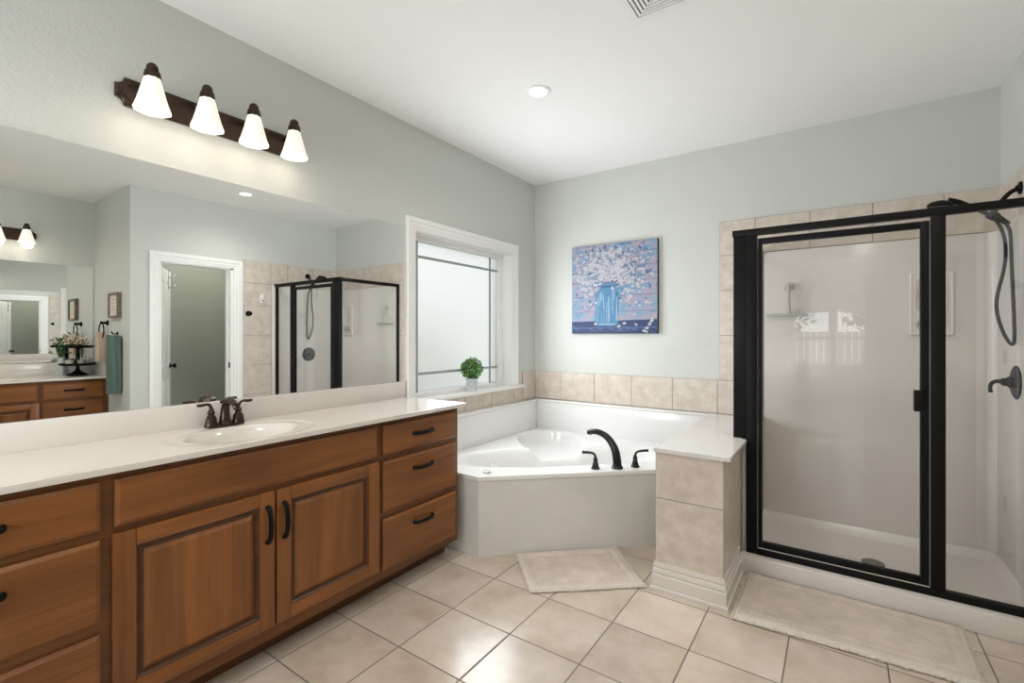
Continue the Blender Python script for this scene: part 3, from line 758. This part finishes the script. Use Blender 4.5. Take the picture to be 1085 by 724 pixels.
vanity('vanity_cabinet', 'long brown wooden vanity cabinet in front beside the bathtub', (0.0015, VY0, 0), 0, 2.133-VY0,
       [(-.084-VY0, .466-VY0), (1.562-VY0, 2.102-VY0)], (.501-VY0, 1.526-VY0), [(.495-VY0, 1.010-VY0), (1.018-VY0, 1.532-VY0)])
vanity('vanity_cabinet', 'second brown wooden vanity in the alcove, seen only in the mirror', (W2-.0015, YC-.002, 0), PI, 1.66,
       [(.045, .477), (1.183, 1.615)], (.507, 1.153), [(.501, .826), (.834, 1.159)])
def countertop(name, label, loc, rot, L, splash_top, side=False, cy=None):
    c = thing(name, label, 'countertop', (0, 0, 0)); X1 = .512; zt = .920
    ex, ey, exr, eyr = .285, cy, .168, .228
    m = MB(); b_ = MB(); step = .01
    nx, ny = int(X1/step)+1, int(L/step)
    g = {}
    def zz(x, y):
        r = math.hypot((x-ex)/exr, (y-ey)/eyr)
        if r > 1.28: return 0
        rim = -.004*ss((1.28-r)/.1)
        return rim-(.125*ss((1-r)/.55) if r < 1 else 0)
    xs = [.0+X1*i/nx for i in range(nx+1)]; ysv = [L*j/ny for j in range(ny+1)]
    gb = {}
    for i in range(nx):
        for j in range(ny):
            xc, yc = (xs[i]+xs[i+1])/2, (ysv[j]+ysv[j+1])/2
            inside = math.hypot((xc-ex)/exr, (yc-ey)/eyr) < 1.04
            mb, gg = (b_, gb) if inside else (m, g)
            q = []
            for k in ((i, j), (i+1, j), (i+1, j+1), (i, j+1)):
                if k not in gg: gg[k] = mb.bm.verts.new((xs[k[0]], ysv[k[1]], zt+zz(xs[k[0]], ysv[k[1]])))
                q.append(gg[k])
            mb.bm.faces.new(q)
    # front and end edges, rounded over
    for A in ([(X1, ysv[j]) for j in range(ny+1)], [(xs[i], L) for i in range(nx+1)], [(xs[i], 0) for i in range(nx+1)]):
        pv = None
        for (x, y) in A:
            dx, dy = (1, 0) if A[0][0] == X1 and A[-1][0] == X1 else (0, 1 if y > 0 else -1)
            col = [m.bm.verts.new((x+dx*o, y+dy*o, zt-h)) for o, h in ((0, 0), (.002, .0006), (.003, .003), (.003, .021))]+[m.bm.verts.new((x-dx*.02, y-dy*.02, zt-.021))]
            if pv:
                for k in range(4): m.bm.faces.new((pv[k], col[k], col[k+1], pv[k+1]))
            pv = col
    m.box(.003, X1, .003, L-.003, zt-.021, zt-.020) if False else None
    bmesh.ops.remove_doubles(m.bm, verts=m.bm.verts, dist=.0002)
    obj('slab', m, 'counter', c, sharp=40); obj('sink_basin', b_, 'counter', c, sharp=60)
    obj('sink_drain', MB().lathe([(0, .004), (.02, .004), (.024, .0), (.024, -.004)], (ex, ey, zt-.130)), 'bronze', c)
    obj('backsplash', bx(.0005, .02, 0, L-.03 if not side else L, zt-.001, splash_top, .003), 'counter', c)
    if side: obj('side_splash', bx(.02, X1-.01, .0005, .02, zt-.001, splash_top, .003), 'counter', c)
    c.location = loc; c.rotation_euler = (0, 0, rot); return c
countertop('vanity_countertop', 'long white vanity countertop with oval sink under the big mirror', (0.001, -.135, 0), 0, 2.163+.135, 1.024, cy=.99+.135)
countertop('vanity_countertop', 'white countertop of the alcove vanity, seen only in the mirror', (W2-.001, YC-.001, 0), PI, 1.68, 1.05, True, cy=.83)
tag(struct_m := obj('wall_mirror', bx(.001, .007, -.13, 2.143, 1.0245, 2.044), 'mirror'), 'wide frameless mirror above the long front vanity', 'mirror')
tag(obj('wall_mirror', bx(W2-.007, W2-.001, -.1, YC-.008, 1.0505, 2.046), 'mirror'), 'frameless mirror above the alcove vanity, seen inside the big mirror', 'mirror')

# basin faucet
bf = thing('sink_faucet', 'oil-rubbed bronze two-lever faucet behind the oval sink', 'faucet', (.075, 1.005, .918))
c = Vector((.075, 1.005, .918))
m = MB(); pr = []
for k in range(36):
    a = 2*PI*k/36; pr.append((c.x+.029*math.copysign(abs(math.cos(a))**.8, math.cos(a)), c.y+.084*math.copysign(abs(math.sin(a))**.7, math.sin(a)), c.z-.002))
m.prism(pr, (0, 0, .012)); bmesh.ops.bevel(m.bm, geom=[e for e in m.bm.edges if all(v.co.z > c.z+.005 for v in e.verts)], offset=.004, segments=2, affect='EDGES')
obj('base_plate', m, 'faucet', bf)
m = MB().tube([c+Vector((0, 0, .008)), c+Vector((-.002, 0, .03)), c+Vector((0, 0, .07)), c+Vector((.012, 0, .104)), c+Vector((.04, 0, .118)), c+Vector((.075, 0, .112)), c+Vector((.105, 0, .096))], [.028, .022, .018, .017, .0155, .014, .013], n=16, smooth=3)
m.lathe([(.013, 0), (.0135, .012), (.011, .016), (0, .016)], c+Vector((.103, 0, .098)), (.35, 0, -1), 14)
m.lathe([(.021, 0), (.023, .004), (.021, .010), (.0, .012)], c+Vector((.004, 0, .104)), (-.3, 0, 1), 18)
obj('spout', m, 'faucet', bf)
for sg in (-1, 1):
    q = c+Vector((0, sg*.057, 0))
    m = MB().lathe([(0, .006), (.026, .006), (.027, .014), (.023, .022), (.021, .04), (.014, .052), (.011, .056), (.015, .062), (.015, .068), (.010, .074), (.008, .088), (0, .09)], q)
    m.tube([q+Vector((0, 0, .08)), q+Vector((.004, sg*.006, .099)), q+Vector((.006, sg*.02, .106)), q+Vector((.006, sg*.04, .102)), q+Vector((.008, sg*.058, .104))], [.008, .0075, .0075, .010, .008], n=10, smooth=2, flat=.75)
    obj('lever_handle', m, 'faucet', bf)

# ------------------------------------------------------------ vanity light bars
def light_bar(label, loc, rot):
    f = thing('vanity_light', label, 'wall light', (0, 0, 0))
    hw_, hh, nb = .382, .056, .03
    def outline(d, x):
        r = nb+d; a0 = math.asin(d/r); pts = []
        for sx_, sz_ in ((1, 1), (-1, 1), (-1, -1), (1, -1)):
            arc = []
            for k in range(7):
                a = a0+(PI/2-2*a0)*k/6
                arc.append((x, sx_*(hw_-r*math.sin(a)), sz_*(hh-r*math.cos(a))))
            pts += arc if sx_*sz_ > 0 else arc[::-1]
        return pts
    m = MB(); mats_ = 0
    ring = [m.bm.verts.new(p) for p in outline(0, .001)]
    for d, x in ((0, .012), (.004, .016), (.008, .017), (.011, .024), (.016, .026), (.018, .032)):
        ring = bridge(m, ring, outline(d, x))
    m.bm.faces.new(ring)
    obj('back_plate', m, 'bronze_lt', f, sharp=25)
    for y in (-.295, -.098, .098, .295):
        m = MB().tube([(.03, y, .02), (.07, y, .03), (.105, y, .055), (.125, y, .075)], [.012, .009, .009, .010], smooth=2)
        m.lathe([(0, .098), (.012, .097), (.019, .088), (.021, .076), (.019, .070), (.026, .066), (.029, .052), (.030, .040), (.026, .036)], (.125, y, .0))
        arm = obj('arm', m, 'bronze', f)
        pr = [(.026, .048), (.030, .03), (.037, .002), (.045, -.03), (.053, -.06), (.063, -.088), (.060, -.088), (.050, -.058), (.042, -.028), (.034, .002), (.027, .03), (.023, .046)]
        m = MB().lathe(pr, (.125, y, 0), n=48, flute=.028, nf=8)
        obj('lamp_shade', m, 'shade', f)
        m = MB().sphere((.125, y, -.012), .022, 2, (1, 1, 1.25)); m.lathe([(.012, .015), (.013, .05)], (.125, y, 0), n=14)
        obj('bulb', m, 'lens', f)
        light('vanity_bulb', 'POINT', (.14, y, -.10), P_BULB, size=.045, color=(1, .9, .74), parent=f)
    f.location = loc; f.rotation_euler = (0, 0, rot); return f
light_bar('bronze four-shade light bar above the big mirror', (0, 1.01, 2.302), 0)
light_bar('bronze light bar above the alcove mirror, seen only in reflection', (W2, .752, 2.302), PI)

# ------------------------------------------------------------ ceiling fittings
def downlight(x, y, label, power=P_DOWN, col=(1, .96, .89)):
    d = thing('ceiling_downlight', label, 'ceiling light', (x, y, H), 'recessed ceiling downlights')
    obj('trim_ring', MB().lathe([(.050, -.001), (.054, -.006), (.064, -.008), (.074, -.005), (.077, -.0005), (.077, .0)], (x, y, H), n=40), 'white', d)
    obj('lens', MB().lathe([(0, -.004), (.03, -.0038), (.0525, -.001)], (x, y, H), n=40), 'lens', d)
    light('downlight_lamp', 'SPOT', (0, 0, -.02), power, size=.07, color=col, parent=d, spot=2.6, blend=.9)
downlight(.923, 2.323, 'recessed ceiling downlight over the bathtub end of the room')
for k_, (x_, y_) in enumerate(((.9, .55), (2.5, .45), (3.55, .6))): downlight(x_, y_, ['recessed ceiling downlight over the long front vanity, out of frame', 'recessed ceiling downlight behind the camera', 'recessed ceiling downlight over the alcove vanity'][k_], P_DOWN, [(1, .90, .76), (1, .96, .89), (1, .89, .74)][k_])  # extra unseen downlights, added to light the room
downlight(2.533, 2.341, 'recessed ceiling downlight in front of the closet door, seen in the mirror')
vt = thing('ceiling_vent', 'white square ceiling air vent with nested louvres', 'vent', (1.745, 1.906, H))
m = MB()
def sqring(m, c, ro, ri, z0, z1):
    m.box(c[0]-ro, c[0]+ro, c[1]-ro, c[1]-ri, z0, z1); m.box(c[0]-ro, c[0]+ro, c[1]+ri, c[1]+ro, z0, z1)
    m.box(c[0]-ro, c[0]-ri, c[1]-ri, c[1]+ri, z0, z1); m.box(c[0]+ri, c[0]+ro, c[1]-ri, c[1]+ri, z0, z1)
cv = (1.745, 1.906)
sqring(m, cv, .15, .118, H-.012, H-.0005); obj('vent_frame', m, 'white', vt)
obj('backing', bx(cv[0]-.118, cv[0]+.118, cv[1]-.118, cv[1]+.118, H-.002, H-.0008), 'slot', vt)
for k in range(6):
    m = MB(); ro = .112-k*.0175
    if k < 5: sqring(m, cv, ro, ro-.0105, H-.012, H-.004)
    else: m.box(cv[0]-ro, cv[0]+ro, cv[1]-ro, cv[1]+ro, H-.012, H-.004)
    obj('louvre', m, 'white', vt)

# ------------------------------------------------------------ picture over the tub
m = MB(); px0, pz0, S, py = .409, 1.341, .761, YB-.034
m.mat(0).box(px0, px0+S, py, YB-.002, pz0, pz0+S, .002)
m.mat(11)
rng = random.Random(3); lay = [0]
def flat(pts, mi, step=1):
    lay[0] += step; yy = py-.0004-lay[0]*.000004
    m.mat(mi).poly([(px0+u*S, yy, pz0+v*S) for u, v in pts])
for v in (.24, .41, .57, .73, .88): flat([(0, v), (1, v+.006), (1, v+.012), (0, v+.006)], 10)
flat([(.52, .57), (.525, .57), (.525, .73), (.52, .73)], 10); flat([(.86, .88), (.865, .88), (.865, 1), (.86, 1)], 10); flat([(.2, .41), (.205, .41), (.205, .57), (.2, .57)], 10)
flat([(0, 0), (1, 0), (1, .150), (0, .135)], 1); flat([(0, .055), (1, .06), (1, .075), (0, .07)], 2)
for k in range(14):
    u = rng.random()*.85; flat([(u, .02+.1*rng.random())]+[(u+.1, .03), (u+.12, .035), (u+.02, .04)], 2)
# branches
cl = lambda q: max(.008, min(.992, q))
tips = []
for k in range(34):
    a = rng.uniform(-.25, PI+.25); L_ = rng.uniform(.22, .55); x1 = cl(.45+math.cos(a)*L_); z1 = max(.22, min(.97, .56+math.sin(a)*L_*.8-.02)); tips.append((x1, z1))
    xm, zm = (.45+x1)/2+rng.uniform(-.03, .03), (.54+z1)/2+.03
    flat([(.44, .53), (.45, .53), (xm+.005, zm), (xm, zm+.006)], 9); flat([(xm, zm), (xm+.006, zm), (x1+.003, z1), (x1, z1+.003)], 9)
for a, b in ((.06, .62), (.10, .40), (.20, .25), (.72, .36), (.85, .30), (.80, .22), (.95, .66), (.93, .80), (.28, .20)): tips.append((a, b)); flat([(.43, .5), (.44, .5), (a+.005, b), (a, b+.005)], 9)
# leaf and shadow flecks behind the blossom
for k in range(300):
    u, v = cl(rng.gauss(.45, .25)), max(.3, cl(rng.gauss(.70, .2))); r = rng.uniform(.008, .022); a = rng.random()*3
    flat([(cl(u+math.cos(a)*r*1.6), cl(v+math.sin(a)*r*1.6)), (cl(u-math.sin(a)*r*.6), cl(v+math.cos(a)*r*.6)), (cl(u-math.cos(a)*r*1.6), cl(v-math.sin(a)*r*1.6)), (cl(u+math.sin(a)*r*.6), cl(v-math.cos(a)*r*.6))], rng.choice((2, 9, 10, 3, 8)), .3)
# jar
J = [(.30, .11), (.33, .085), (.54, .085), (.57, .11), (.575, .44), (.55, .49), (.535, .51), (.535, .56), (.36, .56), (.36, .51), (.335, .49), (.295, .44)]
flat(J, 3)
for k in range(46):
    u = rng.uniform(.315, .55); v = rng.uniform(.10, .40); h = rng.uniform(.05, .16); w = rng.uniform(.004, .016)
    flat([(u, v), (u+w, v-.01), (u+w*1.3, min(.48, v+h)), (u+w*.3, min(.47, v+h))], rng.choice((3, 4, 4, 6, 5, 8, 4, 2)), .5)
flat([(.36, .51), (.535, .51), (.535, .535), (.36, .535)], 6); flat([(.335, .11), (.54, .11), (.52, .095), (.35, .095)], 5)
flat([(.445, .13), (.462, .12), (.468, .40), (.452, .42)], 5); flat([(.315, .15), (.325, .14), (.33, .40), (.32, .41)], 5); flat([(.54, .14), (.552, .15), (.556, .41), (.546, .42)], 5)
def flower(u, v, r, mi):
    a0 = rng.random()*6; sq_ = rng.uniform(.55, 1)
    for k in range(5):
        if rng.random() < .12: continue
        a = a0+2*PI*k/5+rng.uniform(-.25, .25); cu, cv_ = u+math.cos(a)*r*.62, v+math.sin(a)*r*.62*sq_
        flat([(cl(cu+math.cos(b)*r*.5), cl(cv_+math.sin(b)*r*.42)) for b in [2*PI*q/7 for q in range(7)]], mi if rng.random() < .68 else 8, .2)
    flat([(cl(u+math.cos(b)*r*.22), cl(v+math.sin(b)*r*.22)) for b in [2*PI*q/5 for q in range(5)]], rng.choice((9, 10, 3)), .2)
for k in range(430):
    if k < 280: u, v = rng.gauss(.47, .22), rng.gauss(.72, .15)
    else:
        tx, tz = rng.choice(tips); t = rng.uniform(.5, 1); u, v = .45+(tx-.45)*t+rng.gauss(0, .03), .54+(tz-.54)*t+rng.gauss(0, .03)
    if not (.03 < u < .97 and .18 < v < .97): continue
    if .29 < u < .58 and v < .5 and rng.random() < .93: continue
    flower(u, v, rng.uniform(.011, .023), 7)
for u, v in ((.64, .11), (.77, .1), (.89, .06), (.92, .10), (.95, .15), (.86, .03), (.3, .11), (.58, .08), (.88, .02), (.94, .13)): flower(u, v, .02, 7)
m.mat(11).box(px0, px0+S, py+.004, YB-.001, pz0-.001, pz0+S+.0012); 
pic = obj('canvas_picture', m, ['canvas', 'ink_navy', 'ink_navy2', 'ink_jar', 'ink_jar2', 'ink_jar3', 'ink_jard', 'ink_blossom', 'ink_blossom2', 'ink_stem', 'ink_seam', 'ink_cside'], smooth=False)
tag(pic, 'square canvas picture of white blossoms in a blue glass jar above the bathtub', 'picture')

# ------------------------------------------------------------ topiary on the sill
tx, ty, tz = -.012, 2.852, .886
tp = thing('potted_topiary', 'small round green topiary in a pale zinc pot on the window sill', 'potted plant', (tx, ty, tz))
m = MB().lathe([(0, 0), (.034, 0), (.036, .004), (.047, .092), (.050, .096), (.050, .102), (.046, .103), (.044, .094), (0, .092)], (tx, ty, tz), n=32)
obj('pot', m, 'galv', tp)
m = MB(); m.mat(4).sphere((tx, ty, tz+.172), .066, 3)
rng = random.Random(11); cc = Vector((tx, ty, tz+.178))
for k in range(950):
    v = Vector((rng.gauss(0, 1), rng.gauss(0, 1), rng.gauss(0, 1))).normalized()
    c_ = cc+v*rng.uniform(.060, .090)
    n_ = (v+Vector((rng.uniform(-.8, .8), rng.uniform(-.8, .8), rng.uniform(-.8, .8)))).normalized()
    a = n_.orthogonal().normalized(); a.rotate(Matrix.Rotation(rng.uniform(0, 6.28), 3, n_)); b = n_.cross(a)
    s_ = rng.uniform(.008, .0135)
    m.mat(rng.choice((0, 0, 1, 1, 1, 2, 2, 3))).poly([c_-a*s_, c_-a*s_*.2+b*s_*.55, c_+a*s_+n_*.002, c_-a*s_*.2-b*s_*.55])
obj('foliage', m, M['leafs']+[M['soil']], tp, smooth=False)

# ------------------------------------------------------------ bath mats
def mat_rug(label, corners, seed, fold=0, th=.02):
    """woven cotton mat with a plain border band; corners a,b,c,d in order"""
    A, B, C_, D = [Vector((*c, 0)) for c in corners]
    t = thing('bath_mat', label, 'bath mat', (A+B+C_+D)/4, 'beige cotton bath mats')
    nu, nv = int((B-A).length/.009), int((D-A).length/.009)
    m = MB(); top = {}
    for i in range(nu+1):
        for j in range(nv+1):
            u, v = i/nu, j/nv
            p = (A*(1-u)+B*u)*(1-v)+(D*(1-u)+C_*u)*v
            e = min(u*(B-A).length, (1-u)*(B-A).length, v*(D-A).length, (1-v)*(D-A).length)
            w = noise.noise(Vector((p.x*4+seed, p.y*4, 0)))*.004+noise.noise(Vector((p.x*60+seed, p.y*60, 0)))*.0042+noise.noise(Vector((p.x*17, p.y*17, seed)))*.002
            p = p+Vector((noise.noise(Vector((p.x*9, seed, 0))), noise.noise(Vector((p.y*9, seed, 3))), 0))*.006
            hgt = th*ss((e+.004)/.016)*(.9 if e > .05 else 1)
            if e < .085 and e > .03: hgt += .0036*math.sin(e*2*PI/.011)
            top[i, j] = m.bm.verts.new((p.x, p.y, max(.001, hgt+w*ss(e/.02))))
    for i in range(nu):
        for j in range(nv):
            f = m.bm.faces.new((top[i, j], top[i+1, j], top[i+1, j+1], top[i, j+1]))
            e = min(i/nu*(B-A).length, (1-(i+1)/nu)*(B-A).length, j/nv*(D-A).length, (1-(j+1)/nv)*(D-A).length)
            f.material_index = 1 if e < .010 else 0
    obj('pile', m, ['rug', 'rug_edge'], t, sharp=80)
    # short fringe of loops along the edges
    m = MB(); rng = random.Random(seed)
    for P, Q in ((A, B), (B, C_), (C_, D), (D, A)):
        n_ = int((Q-P).length/.011)
        for k in range(n_):
            p = P.lerp(Q, (k+rng.random()*.6)/n_); m.sphere((p.x+rng.uniform(-.003, .003), p.y+rng.uniform(-.003, .003), .007), rng.uniform(.005, .0075), 1)
    o = obj('edge_loops', m, 'rug_edge', t)
mat_rug('small beige cotton bath mat lying in front of the bathtub', [(.765, 2.335), (1.225, 2.763), (1.525, 2.425), (1.055, 2.030)], 4)
mat_rug('long beige cotton bath mat along the shower curb', [(1.945, 2.882), (2.812, 2.878), (2.806, 2.44), (1.945, 2.385)], 9, th=.022)

# ------------------------------------------------------------ alcove things seen in the mirror
def towel(label, x0, x1, y0, y1, z0, z1, mat, seed, top_w=1.0, hook=None, group=None):
    """folded towel hanging against the alcove side wall"""
    m = MB(); rows = []; nz, nw = 26, 40
    for i in range(nz+1):
        t = i/nz; z = z1+(z0-z1)*t; k = top_w+(1-top_w)*ss(t*1.6)
        ring = []
        for j in range(nw):
            a = 2*PI*j/nw
            px = math.copysign(abs(math.cos(a))**.6, math.cos(a)); pyy = math.copysign(abs(math.sin(a))**.7, math.sin(a))
            wob = 1+.10*math.sin(3*a+seed)+.05*math.sin(7*a+seed*2+t*2)
            ring.append(m.bm.verts.new(((x0+x1)/2+px*(x1-x0)/2*k*wob*.92, min(YC-.004, (y0+y1)/2+pyy*(y1-y0)/2*wob*(.75+.25*k)), z+.006*math.sin(a*2+seed))))
        rows.append(ring)
    for A, B in zip(rows, rows[1:]):
        for j in range(nw): m.bm.faces.new((A[j], A[(j+1) % nw], B[(j+1) % nw], B[j]))
    m.bm.faces.new(rows[0]); m.bm.faces.new(rows[-1][::-1])
    return tag(obj('hand_towel', m, mat, sharp=60), label, 'towel')
towel('teal towel hanging folded on the alcove side wall', 3.28, 3.57, 1.495, 1.566, .766, 1.322, 'teal', 1.0)
towel('peach hand towel hanging from the towel ring by the alcove mirror', 3.66, 3.80, 1.478, 1.556, 1.075, 1.352, 'peach', 2.2, .35)
hk = thing('towel_hook', 'small dark hook holding the teal towel', 'hook', (3.44, YC, 1.33))
m = MB().lathe([(0, 0), (.018, 0), (.016, .005), (.008, .008)], (3.44, YC-.0005, 1.345), (0, -1, 0)); m.tube([(3.44, YC-.004, 1.345), (3.44, YC-.035, 1.335), (3.44, YC-.05, 1.36)], [.006, .005, .007], smooth=2)
obj('hook', m, 'black', hk)
tr = thing('towel_ring', 'black wall towel ring holding the peach towel', 'towel ring', (3.73, YC, 1.45))
m = MB().lathe([(0, 0), (.028, 0), (.026, .008), (.013, .014), (.011, .04), (.015, .046), (.014, .06), (0, .062)], (3.73, YC-.0005, 1.452), (0, -1, 0)); obj('wall_post', m, 'black', tr)
m = MB().tube([(3.73+.075*math.sin(2*PI*k/24), YC-.052, 1.375+.075*math.cos(2*PI*k/24)) for k in range(24)], .0055, closed=True, updir=(0, 1, 0)); obj('ring', m, 'black', tr)
fp = thing('framed_print', 'small wood framed print on the alcove side wall above the teal towel', 'picture', (3.46, YC, 1.497))
m = MB(); a0, a1, z0, z1, ya, yb = 3.335, 3.615, 1.497, 1.742, YC-.034, YC-.001
m.box(a0, a0+.022, ya, yb, z0, z1, .002); m.box(a1-.022, a1, ya, yb, z0, z1, .002); m.box(a0+.022, a1-.022, ya, yb, z0, z0+.022, .002); m.box(a0+.022, a1-.022, ya, yb, z1-.022, z1, .002)
obj('frame', m, 'frame', fp)
m = MB().box(a0+.02, a1-.02, YC-.02, YC-.002, z0+.02, z1-.02); m.mat(1)
for zz_, w_ in ((1.67, .12), (1.64, .16), (1.60, .10), (1.57, .14)): m.box(3.475-w_/2, 3.475+w_/2, YC-.0208, YC-.02, zz_, zz_+.008)
obj('print', m, ['paper', 'paperink'], fp)

stx, sty, stz = 3.97, 1.395, .9205
ts = thing('tiered_tray', 'black two-tier tray stand on the alcove countertop', 'tray stand', (stx, sty, stz))
obj('foot', MB().lathe([(0, 0), (.085, 0), (.08, .012), (.05, .03), (.022, .05), (.015, .07), (.014, .095), (.02, .104)], (stx, sty, stz), n=32), 'black', ts)
def tray(r, z): return MB().lathe([(0, 0), (r-.006, 0), (r, .006), (r+.004, .024), (r, .024), (r-.006, .008), (0, .008)], (stx, sty, z), n=48)
Z1, Z2 = stz+.102, stz+.278
obj('lower_tray', tray(.138, Z1), 'black', ts)
obj('column', MB().lathe([(.04, 0), (.036, .01), (.022, .04), (.014, .08), (.018, .10), (.012, .12), (.012, .155), (.03, .17)], (stx, sty, Z1+.007), n=28), 'black', ts)
obj('upper_tray', tray(.122, Z2), 'black', ts)
# what stands on the tray
def jar(dx, dy, r, h, mat, label, lid=False):
    x, y, z = stx+dx, sty+dy, Z1+.0085
    j = thing('candle_jar', label, 'jar', (x, y, z), 'candle jars on the tray')
    obj('glass', MB().lathe([(0, 0), (r, 0), (r, h), (r-.003, h), (r-.003, .004), (0, .004)], (x, y, z), n=24), 'jarglass', j)
    obj('wax', MB().lathe([(0, .0045), (r-.004, .0045), (r-.004, h*.72), (0, h*.72)], (x, y, z), n=24), mat, j)
jar(-.06, -.075, .034, .065, 'wax', 'cream candle jar on the lower tray, at its left end')
jar(-.075, .01, .03, .058, 'pinkwax', 'blush candle jar on the front of the lower tray')
jar(.02, .085, .028, .085, 'wax', 'tall cream candle jar at the right end of the lower tray')
rng = random.Random(5); z = Z2+.0085
fb = thing('dried_flowers', 'loose bunch of cream dried flowers on the upper tray', 'flowers', (stx, sty, z))
m = MB(); heads = []
for k in range(46):
    a, r = rng.uniform(0, 2*PI), .105*math.sqrt(rng.random()); hx, hy, hz = stx+r*math.cos(a), sty+r*math.sin(a), z+rng.uniform(.028, .12)*(1-.35*(r/.1)**2)+.014
    heads.append((hx, hy, hz)); m.tube([(stx+.6*(hx-stx), sty+.6*(hy-sty), z), (hx, hy, hz)], .0018, n=5)
obj('stems', m, 'soil', fb)
m = MB()
for h in heads:
    for q in range(9):
        v = Vector((rng.gauss(0, 1), rng.gauss(0, 1), rng.gauss(0, 1))).normalized(); a = v.orthogonal().normalized(); b = v.cross(a); c_ = Vector(h)+v*.008; s_ = rng.uniform(.007, .012)
        m.poly([c_-a*s_*.6, c_+b*s_*.6+v*.004, c_+a*s_*.6, c_-b*s_*.6+v*.004])
    m.sphere(h, .009, 1)
obj('blossoms', m, 'petal', fb, smooth=False)
gx, gy = 4.14, 1.31
gp = thing('leafy_sprig', 'green leafy sprig in a small vase behind the tray stand', 'plant', (gx, gy, stz))
obj('vase', MB().lathe([(0, 0), (.03, 0), (.036, .03), (.03, .11), (.02, .16), (.023, .18), (.019, .178), (0, .15)], (gx, gy, stz), n=24), 'galv', gp)
m = MB()
for k in range(60):
    a = rng.uniform(0, 2*PI); c_ = Vector((gx, gy, stz+.18))+Vector((math.cos(a)*rng.uniform(0, .06), math.sin(a)*rng.uniform(0, .08), rng.uniform(.02, .2)))
    c_.x = min(c_.x, W2-.03)
    d_ = Vector((rng.uniform(-1, 1), rng.uniform(-1, 1), rng.uniform(.1, 1))).normalized(); b = d_.orthogonal().normalized(); s_ = .018
    m.mat(rng.choice((0, 1))).poly([c_-d_*s_, c_+b*s_*.4, c_+d_*s_, c_-b*s_*.4])
for k in range(8):
    a = 2*PI*k/8; m.mat(0).tube([(gx, gy, stz+.16), (gx+.03*math.cos(a), gy+.04*math.sin(a), stz+.32)], .002, n=5)
obj('leaves', m, [M['leafs'][0], M['leafs'][1]], gp, smooth=False)
